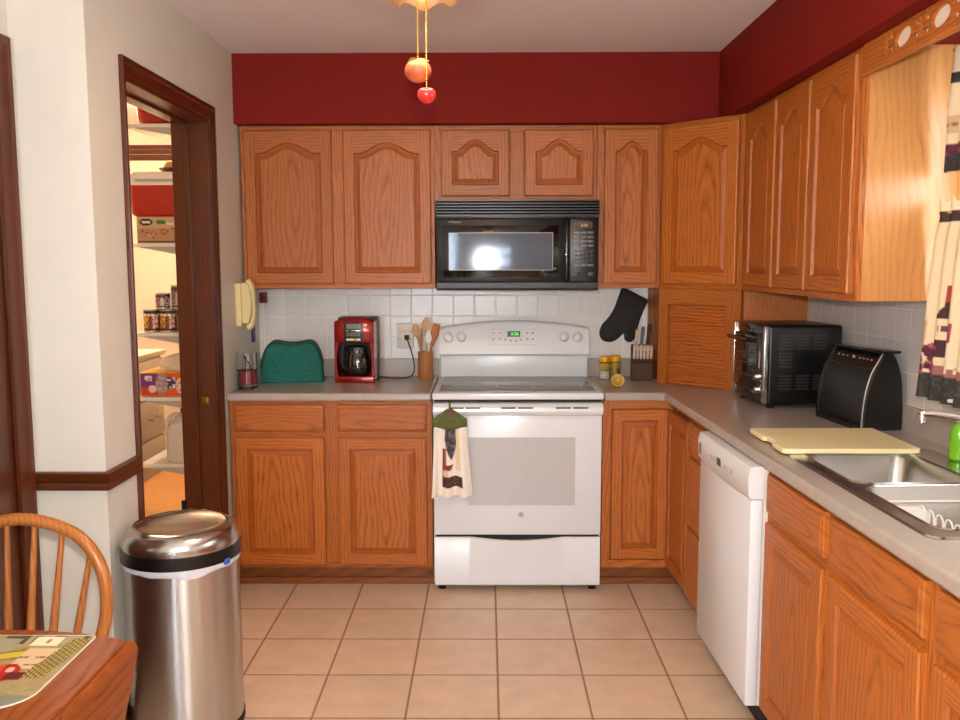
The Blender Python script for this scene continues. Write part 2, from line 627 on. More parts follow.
def text(name, body, size, mat, parent, loc, rot=(PI / 2, 0, 0), align='CENTER', ext=0.0004):
    cu = bpy.data.curves.new(name, 'FONT')
    cu.body = body
    cu.size = size
    cu.extrude = ext
    cu.align_x = align
    cu.align_y = 'CENTER'
    ob = bpy.data.objects.new(name, cu)
    COL.objects.link(ob)
    dg = bpy.context.evaluated_depsgraph_get()
    me = bpy.data.meshes.new_from_object(ob.evaluated_get(dg))
    bpy.data.objects.remove(ob)
    me.materials.clear()
    me.materials.append(M[mat])
    o = bpy.data.objects.new(name, me)
    COL.objects.link(o)
    o.parent = parent
    o.location = loc
    o.rotation_euler = rot
    return o


def sheet(name, pos, colr, nu, nv, parent=None, mat='print', thick=0.0, loc=None, rot=None):
    """A printed sheet: grid with a colour attribute holding the printed picture."""
    vs = [pos(i / nu, j / nv) for j in range(nv + 1) for i in range(nu + 1)]
    fs = [(j * (nu + 1) + i, j * (nu + 1) + i + 1, (j + 1) * (nu + 1) + i + 1, (j + 1) * (nu + 1) + i) for j in range(nv) for i in range(nu)]
    me = bpy.data.meshes.new(name)
    me.from_pydata(vs, [], fs)
    at = me.color_attributes.new('print', 'FLOAT_COLOR', 'POINT')
    buf = []
    for j in range(nv + 1):
        for i in range(nu + 1):
            buf += [*s2l(colr(i / nu, j / nv)), 1.0]
    at.data.foreach_set('color', buf)
    me.materials.append(M[mat])
    me.polygons.foreach_set('use_smooth', [True] * len(fs))
    o = bpy.data.objects.new(name, me)
    COL.objects.link(o)
    if thick:
        md = o.modifiers.new('thick', 'SOLIDIFY')
        md.thickness = thick
        md.offset = 0
    if parent is not None:
        o.parent = parent
    if loc is not None:
        o.location = loc
    if rot is not None:
        o.rotation_euler = rot
    return o


def catmull(pts, n=8):
    pts = [Vector(p) for p in pts]
    out = []
    for i in range(len(pts) - 1):
        p0 = pts[max(i - 1, 0)]
        p1, p2 = pts[i], pts[i + 1]
        p3 = pts[min(i + 2, len(pts) - 1)]
        for k in range(n):
            t = k / n
            out.append(0.5 * ((2 * p1) + (-p0 + p2) * t + (2 * p0 - 5 * p1 + 4 * p2 - p3) * t * t + (-p0 + 3 * p1 - 3 * p2 + p3) * t ** 3))
    out.append(pts[-1])
    return out


# ------------------------------------------------------------------ room shell
XL, XR, ZC = -1.31, 1.295, 2.452
XD, XP = -1.535, -1.45            # dining wall face, pantry side of the door wall
YJ, YB = -1.89, -6.6

WT = 0.028                        # the right wall runs slightly out of square


def wx(y):
    return WT * max(0.0, -0.61 - y)


def skew(o):
    for v in o.data.vertices:
        v.co.x += wx(v.co.y)
    for c_ in o.children:
        skew(c_)
    return o


struct(MB().box(-1.7, 1.65, -6.75, 0.15, -0.08, 0.0).build('floor', 'floor'))
struct(MB().box(-1.7, 1.65, -6.75, 0.15, ZC, ZC + 0.08).build('ceiling', 'ceil'))
struct(MB().box(XP, 1.45, 0.0, 0.12, 0, ZC).build('wall_back', 'wall'))
# left wall with the pantry opening
OY0, OY1, OZ = -1.640, -0.752, 2.098
mb = MB()
mb.box(XP, XL, OY1, 0.0, 0, ZC)
mb.box(XP, XL, YJ, OY0, 0, ZC)
mb.box(XP, XL, OY0, OY1, OZ, ZC)
struct(mb.build('wall_left', 'wall'))
# jog facing the room and the dining wall with its dark door
DY1, DZ = -1.975, 2.066           # dining door opening: right edge, head height
mb = MB()
mb.box(XD, XP, YJ, YJ + 0.12, 0, ZC)
struct(mb.build('wall_jog', 'wall'))
mb = MB()
mb.box(XD - 0.12, XD, DY1, YJ + 0.12, 0, ZC)
mb.box(XD - 0.12, XD, -2.78, DY1, DZ, ZC)
mb.box(XD - 0.12, XD, YB, -2.78, 0, ZC)
struct(mb.build('wall_left_dining', 'wall'))
# right wall with the window over the sink
WY0, WY1, WZ0, WZ1 = -2.90, -1.98, 1.16, 2.06
mb = MB()
mb.box(XR, XR + 0.12, -0.61, 0.0, 0, ZC)
mb.box(XR, XR + 0.12, WY1, -0.61, 0, ZC)
mb.box(XR, XR + 0.12, YB, WY0, 0, ZC)
mb.box(XR, XR + 0.12, WY0, WY1, 0, WZ0)
mb.box(XR, XR + 0.12, WY0, WY1, WZ1, ZC)
skew(struct(mb.build('wall_right', 'wall')))
# rear wall with a window
RX0, RX1, RZ0, RZ1 = -0.29, 0.18, 1.52, 1.82
GX0, GX1, GZ1 = -1.25, -0.45, 2.0
mb = MB()
mb.box(XD, GX0, YB - 0.12, YB, 0, ZC)
mb.box(GX0, GX1, YB - 0.12, YB, GZ1, ZC)
mb.box(GX1, RX0, YB - 0.12, YB, 0, ZC)
mb.box(RX1, XR + .17, YB - 0.12, YB, 0, ZC)
mb.box(RX0, RX1, YB - 0.12, YB, 0, RZ0)
mb.box(RX0, RX1, YB - 0.12, YB, RZ1, ZC)
struct(mb.build('wall_rear', 'wall'))
# soffits
SX, SY, SZ = 0.932, -0.365, 2.136
mb = MB()
mb.prism([(XL, 0), (XL, SY), (SX, SY), (SX, YB + 2.6), (XR + wx(YB + 2.6), YB + 2.6), (XR, -.61), (XR, 0)], 'Z', SZ, ZC)
struct(mb.build('wall_soffit', 'red'))


def window(name, axis, at, a0, a1, z0, z1, depth):
    """Frame, meeting rail and panes set into a wall opening."""
    f = MB()
    w = 0.045

    def bx(p0, p1, q0, q1, d0, d1):
        if axis == 'X':
            f.box(d0, d1, p0, p1, q0, q1)
        else:
            f.box(p0, p1, d0, d1, q0, q1)
    d0, d1 = sorted((at, at + depth))
    zm = (z0 + z1) / 2
    bx(a0, a0 + w, z0, z1, d0, d1)
    bx(a1 - w, a1, z0, z1, d0, d1)
    bx(a0 + w, a1 - w, z1 - w, z1, d0, d1)
    bx(a0 + w, a1 - w, z0, z0 + w, d0, d1)
    bx(a0 + w, a1 - w, zm - w / 2, zm + w / 2, d0, d1)
    o = struct(f.build(name, 'whitep', bev=0.003))
    g = MB()
    dm = (d0 + d1) / 2
    if axis == 'X':
        g.box(dm - .002, dm + .002, a0 + w, a1 - w, z0 + w, z1 - w)
    else:
        g.box(a0 + w, a1 - w, dm - .002, dm + .002, z0 + w, z1 - w)
    g.build('pane', 'pane', o)
    return o


skew(window('window_1', 'X', XR + 0.03, WY0, WY1, WZ0, WZ1, 0.06))
window('window_2', 'Y', YB - 0.09, RX0, RX1, RZ0, RZ1, 0.06)
window('window_3', 'Y', YB - 0.09, GX0, GX1, 0.0, GZ1, 0.06)


# backsplash tiles
struct(MB().box(XL + .001, 0.686, -0.006, 0.0, 1.0, 1.376).build('wall_back_tiling', 'splash_b'))
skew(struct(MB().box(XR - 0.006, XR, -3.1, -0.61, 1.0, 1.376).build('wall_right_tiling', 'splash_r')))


# pantry opening: casing, jamb, stops, door hardware
def casing(name, y0, y1, zt, x, w, t, wl=None):
    """Mitred casing round an opening in a wall facing +X."""
    m = MB()
    wl = wl or w
    for mat, ends in ((0, 'L'), (1, 'T'), (0, 'R')):
        def ring(corner, prof_w):
            out = []
            for a, f in ((0, 0), (t * .6, 0), (t * .75, .12), (t * .75, .62), (t, .70), (t, .96), (t * .8, 1), (0, 1)):
                if corner == 'bl':
                    out.append((x + a, y0 - wl * f, 0.0))
                elif corner == 'tl':
                    out.append((x + a, y0 - wl * f, zt + w * f))
                elif corner == 'tr':
                    out.append((x + a, y1 + w * f, zt + w * f))
                else:
                    out.append((x + a, y1 + w * f, 0.0))
            return out
        c = {'L': ('bl', 'tl'), 'T': ('tl', 'tr'), 'R': ('tr', 'br')}[ends]
        m.rings([ring(c[0], w), ring(c[1], w)], mat)
    return struct(m.build(name, ['mahog', 'mahog_h']))


casing('trim_1', OY0 + .012, OY1, OZ - .004, XL, 0.060, 0.016, 0.030)
j = MB()
j.box(XP - .012, XL + .004, OY1 - .018, OY1, 0, OZ)
j.box(XP - .012, XL + .004, OY0, OY0 + .018, 0, OZ)
j.box(XP - .012, XL + .004, OY0 + .018, OY1 - .018, OZ - .018, OZ, 1)
j.box(XP + .052, XP + .064, OY1 - .032, OY1 - .018, 0, OZ - .018)
j.box(XP + .052, XP + .064, OY0 + .018, OY0 + .026, 0, OZ - .018)
j.box(XP + .052, XP + .064, OY0 + .032, OY1 - .032, OZ - .028, OZ - .018, 1)
jo = struct(j.build('door_1', ['mahog', 'mahog_h'], bev=0.002))
mb = MB()
mb.box(XP + .076, XP + .108, OY1 - .021, OY1 - .017, 0.872, 0.918, 0, 0.002)
mb.build('strike_plate', 'oldbrass', jo)
mb = MB()
for zz in (0.37,):
    mb.box(XP - .022, XP - .004, OY1 - .022, OY1 - .016, zz, zz + 0.09)
    mb.tube([(XP - .02, OY1 - .024, zz), (XP - .02, OY1 - .024, zz + .09)], .006)
mb.build('hinge', 'blackm', jo)

# dining-side dark door
casing('trim_2', -2.768, DY1 - .012, DZ, XD, 0.078, 0.018)
d = MB()
d.box(XD - .06, XD - .004, -2.78, DY1, 0, DZ, 0)
d2 = struct(d.build('door_2', 'mahog', bev=0.003))

# chair rail round the corner of the wall
m = MB()
prof = [(0, 0), (.014, .005), (.014, .020), (.011, .026), (.018, .044), (.018, .058), (0, .061)]
zr = 0.795
m.rings([[(XD, YJ - a, zr + b) for a, b in prof], [(XL + a, YJ - a, zr + b) for a, b in prof],
         [(XL + a, OY0 - 0.019, zr + b) for a, b in prof]], 0)
struct(m.build('trim_3', 'mahog_x'))
# baseboards
m = MB()
bp = [(0, 0), (.012, 0), (.012, .07), (.006, .085), (0, .085)]
m.rings([[(XD, YJ - a, b) for a, b in bp], [(XL + a, YJ - a, b) for a, b in bp], [(XL + a, OY0 - 0.019, b) for a, b in bp]], 0)
struct(m.build('baseboard_left', 'mahog_x'))


# ------------------------------------------------------------------ cabinets
def g_arch(u):
    u = abs(u)
    if u > 0.84:
        return 0.0
    c = 0.5 * (1 + math.cos(PI * u / 0.84))
    return c ** 0.8 if c > 0 else 0.0


def raised_door(m, x0, x1, z0, z1, yf, t=0.019, st=0.052, rb=0.052, rt=0.052, arch=0.0, edge=0.006):
    """Frame-and-raised-panel door facing -y. slots: 0 upright, 1 rail, 2 panel"""
    def rect(d, y):
        return [(x0 + d, y, z0 + d), (x1 - d, y, z0 + d), (x1 - d, y, z1 - d), (x0 + d, y, z1 - d)]
    m.rings([rect(0, yf + t), rect(0, yf + edge), rect(edge * .35, yf + edge * .3), rect(edge, yf)], 0, True, False)
    xa, xb, za, zb = x0 + edge, x1 - edge, z0 + edge, z1 - edge
    a0, a1, b0 = x0 + st, x1 - st, z0 + rb
    b1 = z1 - rt - arch
    cx, hw = (a0 + a1) / 2, (a1 - a0) / 2

    def q(p, q_, r_, s_, mm):
        m.add([(p[0], yf, p[1]), (q_[0], yf, q_[1]), (r_[0], yf, r_[1]), (s_[0], yf, s_[1])], [(0, 1, 2, 3)], mm)
    q((xa, za), (a0, za), (a0, zb), (xa, zb), 0)
    q((a1, za), (xb, za), (xb, zb), (a1, zb), 0)
    q((a0, za), (a1, za), (a1, b0), (a0, b0), 1)
    N = 28 if arch else 1
    xs = [a0 + (a1 - a0) * i / N for i in range(N + 1)]

    def top(x):
        return b1 + arch * g_arch((x - cx) / hw)
    for i in range(N):
        q((xs[i], top(xs[i])), (xs[i + 1], top(xs[i + 1])), (xs[i + 1], zb), (xs[i], zb), 1)

    def loop(d, y):
        L = [(a0 + d, y, b0 + d), (a1 - d, y, b0 + d)]
        for i in range(N, -1, -1):
            x = a0 + d + (a1 - a0 - 2 * d) * i / N
            uu = (x - cx) / max(hw - d, 1e-4)
            L.append((x, y, b1 + arch * g_arch(uu) * (1 if d < .02 else 0.93) - d))
        return L
    m.rings([loop(0, yf), loop(.002, yf + .005), loop(.005, yf + .010), loop(.009, yf + .0105), loop(.026, yf + .004), loop(.028, yf + .0015)], 3, False, False)
    m.rings([loop(.028, yf + .0015), loop(.0281, yf + .0015)], 2, False, True)


def slab_front(m, x0, x1, z0, z1, yf, t=0.019, e=0.010):
    def rect(d, y):
        return [(x0 + d, y, z0 + d), (x1 - d, y, z0 + d), (x1 - d, y, z1 - d), (x0 + d, y, z1 - d)]
    m.rings([rect(0, yf + t), rect(0, yf + .008), rect(.003, yf + .004), rect(e, yf + .002), rect(e + .002, yf)], 0, True, True)


DOORM = ['oak_v', 'oak_h', 'oak_p', 'oak_b']


def add_door(root, x0, x1, z0, z1, yf, arch=0.0, **kw):
    m = MB()
    raised_door(m, x0, x1, z0, z1, yf, arch=arch, **kw)
    return m.build('door', DOORM, root, org=((x0 + x1) / 2, yf, (z0 + z1) / 2), smooth=25)


def add_drawer(root, x0, x1, z0, z1, yf):
    m = MB()
    slab_front(m, x0, x1, z0, z1, yf)
    return m.build('drawer_front', 'oak_ph', root, org=((x0 + x1) / 2, yf, (z0 + z1) / 2), smooth=25)


def case(root, w, d, z0, z1, stiles=(), rails=(), fs=0.04, end='oak_v', hollow=False):
    """Carcass plus face frame (frame front at y=-d)."""
    m = MB()
    if hollow:
        for q in ((0, .016, -d + .019, -.001, z0, z1), (w - .016, w, -d + .019, -.001, z0, z1), (.016, w - .016, -d + .019, -.001, z0, z0 + .016), (.016, w - .016, -.007, -.001, z0 + .016, z1)):
            m.box(*q)
    else:
        m.box(0, w, -d + .019, -0.001, z0, z1)
    m.build('carcass', end, root, bev=0.001)
    m = MB()
    y0, y1 = -d, -d + .019
    m.box(0, fs, y0, y1, z0, z1)
    m.box(w - fs, w, y0, y1, z0, z1)
    for s_ in stiles:
        m.box(s_ - fs / 2 - .01, s_ + fs / 2 + .01, y0, y1, z0 + fs * .9, z1 - fs * .8)
    m.box(fs, w - fs, y0, y1, z0, z0 + fs * .9, 1)
    m.box(fs, w - fs, y0, y1, z1 - fs * .8, z1, 1)
    for r_ in rails:
        m.box(fs, w - fs, y0 + .0005, y1, r_ - fs / 2, r_ + fs / 2, 1)
    m.build('face_frame', ['oak_v', 'oak_h'], root, bev=0.0012)


UZ0, UZ1, UD = 1.372, 2.134, 0.305
G_UP = 'oak wall cabinets under the red soffit'
# double cabinet, left of the microwave
c = thing('wall_cabinet', 'wide oak wall cabinet with two arched doors, above the coffee maker', 'cabinet', (-1.298, 0, 0))
case(c, .914, UD, UZ0, UZ1, (0.457,))
add_door(c, .018, .432, UZ0 + .022, UZ1 - .020, -UD - .019, .050, rt=.058)
add_door(c, .484, .898, UZ0 + .022, UZ1 - .020, -UD - .019, .050, rt=.058)
# over the microwave
c = thing('wall_cabinet', 'short oak wall cabinet with two small arched doors, right above the microwave', 'cabinet', (-.383, 0, 0))
case(c, .766, UD, 1.785, UZ1, (0.389,))
add_door(c, .030, .354, 1.805, UZ1 - .022, -UD - .019, .052, rt=.045)
add_door(c, .424, .748, 1.805, UZ1 - .022, -UD - .019, .052, rt=.045)
# narrow one
c = thing('wall_cabinet', 'narrow single-door oak wall cabinet between the microwave and the corner cabinet', 'cabinet', (.384, 0, 0))
case(c, .301, UD, UZ0, UZ1)
add_door(c, .032, .286, UZ0 + .022, UZ1 - .020, -UD - .019, .045, rt=.055)

# diagonal corner cabinet and the appliance garage under it
A_, B_ = Vector((.687, -.305)), Vector((.990, -.609))
DW = (B_ - A_).length
DR = math.atan2(B_.y - A_.y, B_.x - A_.x)


def diag_local(p):
    v = Vector(p) - A_
    return (v.x * math.cos(-DR) - v.y * math.sin(-DR), v.x * math.sin(-DR) + v.y * math.cos(-DR))


pent = [diag_local(p) for p in ((.687, -.305), (.990, -.609), (1.294, -.609), (1.294, -.001), (.687, -.001))]
c = thing('corner_wall_cabinet', 'diagonal oak corner wall cabinet with one wide arched door', 'cabinet', (A_.x, A_.y, 0), DR)
m = MB()
m.prism([(p[0], p[1] + (.019 if i < 2 else 0)) for i, p in enumerate(pent)], 'Z', UZ0, UZ1)
m.build('carcass', 'oak_v', c)
m = MB()
m.box(0, .035, 0, .019, UZ0, UZ1)
m.box(DW - .035, DW, 0, .019, UZ0, UZ1)
m.box(.035, DW - .035, 0, .019, UZ0, UZ0 + .03, 1)
m.box(.035, DW - .035, 0, .019, UZ1 - .03, UZ1, 1)
m.build('face_frame', ['oak_v', 'oak_h'], c, bev=.001)
add_door(c, .022, DW - .022, UZ0 + .022, UZ1 - .020, -.019, .050, rt=.058)

c = thing('appliance_garage', 'oak corner appliance garage with a slatted tambour door, standing on the counter', 'cabinet', (A_.x, A_.y, .915), DR)
h = UZ0 - .916
m = MB()
ip_ = [diag_local(p) for p in ((.687, -.305), (.990, -.609), (1.288, -.609), (1.288, -.012), (.687, -.012))]
m.prism([(p[0], p[1] + (.03 if i < 2 else 0)) for i, p in enumerate(ip_)], 'Z', 0, h)
m.build('carcass', 'oak_v', c)
m = MB()
m.box(0, .052, 0, .03, 0, h)
m.box(DW - .075, DW, 0, .03, 0, h)
m.box(.052, DW - .075, 0, .03, h - .075, h, 1)
m.build('face_frame', ['oak_v', 'oak_h'], c, bev=.001)
m = MB()
ns = 24
zt = h - .077
pf = []
for k in range(ns):
    za, zb = zt * k / ns, zt * (k + 1) / ns
    for q in range(5):
        f_ = q / 5
        pf.append((.014 - .006 * math.sin(PI * f_) ** .6, za + (zb - za) * f_))
pf.append((.014, zt))
pf += [(.024, zt), (.024, 0)]
m.prism([(y, z) for y, z in pf], 'X', .054, DW - .077)
m.build('tambour_door', 'tambour', c, smooth=50)

# right-hand uppers (local x runs toward the camera)
c = thing('wall_cabinet', 'oak wall cabinet with a single door beside the corner cabinet, on the right wall', 'cabinet', (XR - .001, -.611, 0), R(-90))
case(c, .458, UD - .002, UZ0, UZ1)
add_door(c, .085, .444, UZ0 + .022, UZ1 - .020, -UD - .017, .050, rt=.058)
c = thing('wall_cabinet', 'two-door oak wall cabinet with a pale end panel beside the sink curtains', 'cabinet', (XR - .001, -1.070, 0), R(-90))
case(c, .752, UD - .002, UZ0, UZ1, (.360,))
add_door(c, .012, .350, UZ0 + .022, UZ1 - .020, -UD - .017, .050, rt=.058)
add_door(c, .370, .730, UZ0 + .022, UZ1 - .020, -UD - .017, .050, rt=.058)
m = MB()
m.box(.7522, .7552, -UD + .02, .0335, UZ0, UZ1)
m.build('end_panel', 'oak_end', c)
YE = -1.8262

# carved valance board bridging over the window
val = thing('valance_board', 'oak fretwork valance board bridging over the sink window', 'valance board', (.985, YE, 0), R(-90))
VL = 1.10


def oval(cx, cz, rx, rz, rot=0, n=20):
    return [(cx + rx * math.cos(2 * PI * k / n) * math.cos(rot) - rz * math.sin(2 * PI * k / n) * math.sin(rot),
             cz + rx * math.cos(2 * PI * k / n) * math.sin(rot) + rz * math.sin(2 * PI * k / n) * math.cos(rot)) for k in range(n)]


def tri(cx, cz, s_, a):
    return [(cx + s_ * math.cos(a + 2 * PI * k / 3), cz + s_ * math.sin(a + 2 * PI * k / 3)) for k in range(3)]


cuts = []
for i in range(4):
    x0 = .25 + .20 * i
    cuts.append(oval(x0, 2.096, .046, .024, 0.12))
    cuts.append(oval(x0 + .10, 2.096, .008, .029))
    for sx, sz in ((-1, 1), (1, 1), (-1, -1), (1, -1)):
        if i == 3 and sx == 1:
            pass
        cuts.append(tri(x0 + sx * .073 + .0, 2.096 + sz * .019, .0175, PI / 2 * (1 if sz > 0 else -1)))
cuts.insert(0, oval(.150, 2.096, .008, .029))
# build with bmesh: outer rectangle with holes filled by triangulation, then extruded
bm = bmesh.new()
edges = []


def lp(pts):
    vs = [bm.verts.new((p[0], 0, p[1])) for p in pts]
    for a, b in zip(vs, vs[1:] + vs[:1]):
        edges.append(bm.edges.new((a, b)))


lp([(0, 2.040), (VL, 2.040), (VL, UZ1), (0, UZ1)])
for cpts in cuts:
    lp(cpts)
bmesh.ops.triangle_fill(bm, edges=edges, use_beauty=True, use_dissolve=False)
ret = bmesh.ops.extrude_face_region(bm, geom=bm.faces[:])
for e in ret['geom']:
    if isinstance(e, bmesh.types.BMVert):
        e.co.y += .008
bmesh.ops.recalc_face_normals(bm, faces=bm.faces)
m = MB()
m.frombm(bm)
m.build('board', 'oak_h', val)
m = MB()
m.prism([(-.006, 2.040), (.001, 2.040), (.001, 2.062), (-.002, 2.062), (-.006, 2.055)], 'X', 0, VL)
m.build('bottom_bead', 'oak_h', val)
m = MB()
m.box(.06, VL - .04, .0085, .0115, 2.056, 2.132)
m.build('added_backing', 'offwhite', val)  # added pale sheet, stands in for light seen through the cut-outs

# ------------------------------------------------------------------ base cabinets
BD, BZ0, BZ1 = 0.61, 0.10, 0.874
DRZ = (.738, .858)
DOZ = (.118, .708)


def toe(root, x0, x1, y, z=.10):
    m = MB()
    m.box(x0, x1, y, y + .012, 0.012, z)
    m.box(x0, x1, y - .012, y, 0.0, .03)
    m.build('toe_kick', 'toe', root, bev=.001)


c = thing('base_cabinet', 'oak base cabinet with two drawers over two doors, left of the stove', 'cabinet', (-1.298, 0, 0))
case(c, .912, BD, BZ0, BZ1, (.456,), (.723,))
toe(c, 0, .912, -.535)
for a, b in ((.022, .424), (.486, .888)):
    add_drawer(c, a, b, *DRZ, -BD - .019)
    add_door(c, a, b, *DOZ, -BD - .019)

# right run is a hair out of square with the back wall
RA = R(-88.4)
RP = Vector((.686, -.61, 0))     # inner front corner


def run(u, d=0.0):
    """World point: u metres along the right run from the inner corner, d metres behind its face."""
    ex = Vector((math.cos(RA), math.sin(RA), 0))
    ey = Vector((-math.sin(RA), math.cos(RA), 0))
    return RP + ex * u + ey * d


RD = .545
c = thing('corner_base_cabinet', 'oak corner base cabinet with a folding door, right of the stove', 'cabinet', (.384, 0, 0))
m = MB()
e1 = run(.375, .019)
e2 = run(.375, RD)
m.prism([(0, -.001), (0, -.591), (.302 + .019, -.591), (e1.x - .384, e1.y), (e2.x - .384, e2.y), (.905, -.001)], 'Z', BZ0, BZ1)
m.build('carcass', 'oak_v', c)
m = MB()
m.box(0, .036, -.61, -.591, BZ0, BZ1)
m.box(.036, .302, -.61, -.591, BZ0, BZ0 + .036, 1)
m.box(.036, .302, -.61, -.591, BZ1 - .032, BZ1, 1)
m.build('face_frame', ['oak_v', 'oak_h'], c, bev=.001)
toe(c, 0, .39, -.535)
m = MB()
raised_door(m, .044, .296, .140, .835, -.619, st=.045)
m.build('door', DOORM, c, org=(.17, -.619, .49), smooth=25)
m = MB()
raised_door(m, .010, .368, .118, .835, -.012, st=.045)
dd = m.build('door', DOORM, c, smooth=25)
dd.location = (RP.x - .384, RP.y, 0)
dd.rotation_euler = (0, 0, RA)


def right_cab(name, label, u0, w, stiles=(), rails=(), cat='cabinet', hollow=False):
    p = run(u0, RD)
    c = thing(name, label, cat, (p.x, p.y, 0), RA)
    case(c, w, RD, BZ0, BZ1, stiles, rails, hollow=hollow)
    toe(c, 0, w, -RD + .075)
    return c


c = right_cab('drawer_cabinet', 'narrow oak base cabinet with a stack of three drawers, beside the dishwasher', .378, .312, (), (.715, .42))
for z0, z1 in ((.725, .850), (.430, .705), (.118, .410)):
    add_drawer(c, .012, .300, z0, z1, -RD - .019)
c = right_cab('sink_cabinet', 'oak sink cabinet with two false drawer fronts over two doors', 1.290, .962, (.472,), (.723,), hollow=True)
for a, b in ((.028, .448), (.494, .938)):
    add_drawer(c, a, b, *DRZ, -RD - .019)
    add_door(c, a, b, *DOZ, -RD - .019)
c = right_cab('base_cabinet', 'oak base cabinet with drawer and door, cut by the right edge past the sink cabinet', 2.254, .60, (), (.723,))
add_drawer(c, .022, .578, *DRZ, -RD - .019)
add_door(c, .022, .578, *DOZ, -RD - .019)

# dishwasher
p = run(.704, .0)
c = thing('dishwasher', 'white dishwasher under the counter, between drawers and sink cabinet', 'dishwasher', (p.x, p.y, 0), RA)
w = .577
m = MB()
m.box(.004, w - .004, -.01, RD - .02, .10, .862)
m.build('tub', 'whitep', c)
m = MB()
m.box(0, w, -.050, -.011, .10, .765, 0, .006)
m.build('door', 'white', c)
m = MB()
pr = [(-.050, .768), (-.058, .778), (-.060, .842), (-.052, .868), (-.011, .872), (-.011, .768)]
# control panel with a shallow smile along its lower edge
N = 20
rg = []
for i in range(N + 1):
    x = w * i / N
    sag = -.012 * math.sin(PI * i / N)
    rg.append([(x, y, z + (sag if z < .80 else 0)) for y, z in pr])
m.rings(rg, 0)
cp = m.build('control_panel', 'white', c)
m = MB()
m.box(.245, .285, -.0612, -.059, .802, .828)
m.build('display', 'dkgrey', cp)
for x in (.165, .200, .325, .360, .395):
    m = MB()
    m.box(x, x + .015, -.0612, -.059, .806, .820, 0)
    m.build('button', 'ltgrey', cp)
m = MB()
m.box(.02, .045, -.0612, -.058, .795, .835)
m.build('latch_mark', 'grey', cp)
m = MB()
m.box(.01, w - .01, .02, .032, .005, .10)
m.build('toe_panel', 'blackm', c)

# ------------------------------------------------------------------ countertops
CT0, CT1 = .876, .914


def nose(m, pts, prof):
    pass


c = thing('countertop', 'taupe laminate countertop left of the stove', 'countertop', (0, 0, 0))
m = MB()
m.box(XL + .002, -.386, -.637, -.0005, CT0, CT1)
m.build('slab', 'lam', c, bev=.012, seg=4)
m = MB()
m.box(XL + .002, -.386, -.024, -.007, CT1 - .002, 1.003)
m.build('upstand', 'lam', c, bev=.003)

c = thing('countertop', 'taupe laminate countertop holding the sink, turning the right-hand corner', 'countertop', (0, 0, 0))
f0 = run(-.025, -.030)
f0 = Vector((run(0, -.030).x, -.637))
f1 = run(2.86, -.030)
sA, sB = run(1.278, .056), run(2.128, .056)        # sink cut-out front corners
SW = .470                                          # sink cut-out depth
sD, sC = sA + Vector((SW, 0, 0)), sB + Vector((SW, 0, 0))
sD.x = sC.x = 1.225
bm = bmesh.new()
outer = [(.386, -.0005), (.386, -.637), (f0.x, -.637), (f1.x, f1.y), (XR - .0005 + wx(f1.y), f1.y), (XR - .0005, -.61), (XR - .0005, -.0005)]
edges = []


def lp2(pts):
    vs = [bm.verts.new((q[0], q[1], CT0)) for q in pts]
    for a, b in zip(vs, vs[1:] + vs[:1]):
        edges.append(bm.edges.new((a, b)))


lp2(outer)
hi = .012
lp2([(sA.x + hi, sA.y - hi), (sB.x + hi, sB.y + hi), (sC.x - hi, sC.y + hi), (sD.x - hi, sD.y - hi)])
bmesh.ops.triangle_fill(bm, edges=edges, use_beauty=True, use_dissolve=False)
ret = bmesh.ops.extrude_face_region(bm, geom=bm.faces[:])
for e in ret['geom']:
    if isinstance(e, bmesh.types.BMVert):
        e.co.z = CT1
bmesh.ops.dissolve_limit(bm, angle_limit=R(2), verts=bm.verts, edges=bm.edges)
bmesh.ops.recalc_face_normals(bm, faces=bm.faces)
m = MB()
m.frombm(bm)
m.build('slab', 'lam', c, bev=.011, seg=4)
m = MB()
m.box(.386, .685, -.024, -.007, CT1 - .002, 1.003)
m.build('upstand', 'lam', c, bev=.003)
m = MB()
m.box(XR - .024, XR - .007, f1.y, -.612, CT1 - .002, 1.003)
skew(m.build('upstand', 'lam', c, bev=.003))

# ------------------------------------------------------------------ sink
sk = thing('sink', 'double-bowl stainless steel sink set in the counter', 'sink', (sA.x, sA.y, CT1), RA)
L = (sB - sA).length
Wd = 1.225 - sA.x - .01


def rrect(x0, x1, y0, y1, z, r, n=5):
    out = []
    for cx, cy, a0 in ((x1 - r, y1 - r, 0), (x0 + r, y1 - r, 90), (x0 + r, y0 + r, 180), (x1 - r, y0 + r, 270)):
        for k in range(n + 1):
            a = R(a0 + 90 * k / n)
            out.append((cx + r * math.cos(a), cy + r * math.sin(a), z))
    return out


# rim plate with two holes
bm = bmesh.new()
edges = []


def lp3(pts):
    vs = [bm.verts.new(q) for q in pts]
    for a, b in zip(vs, vs[1:] + vs[:1]):
        edges.append(bm.edges.new((a, b)))


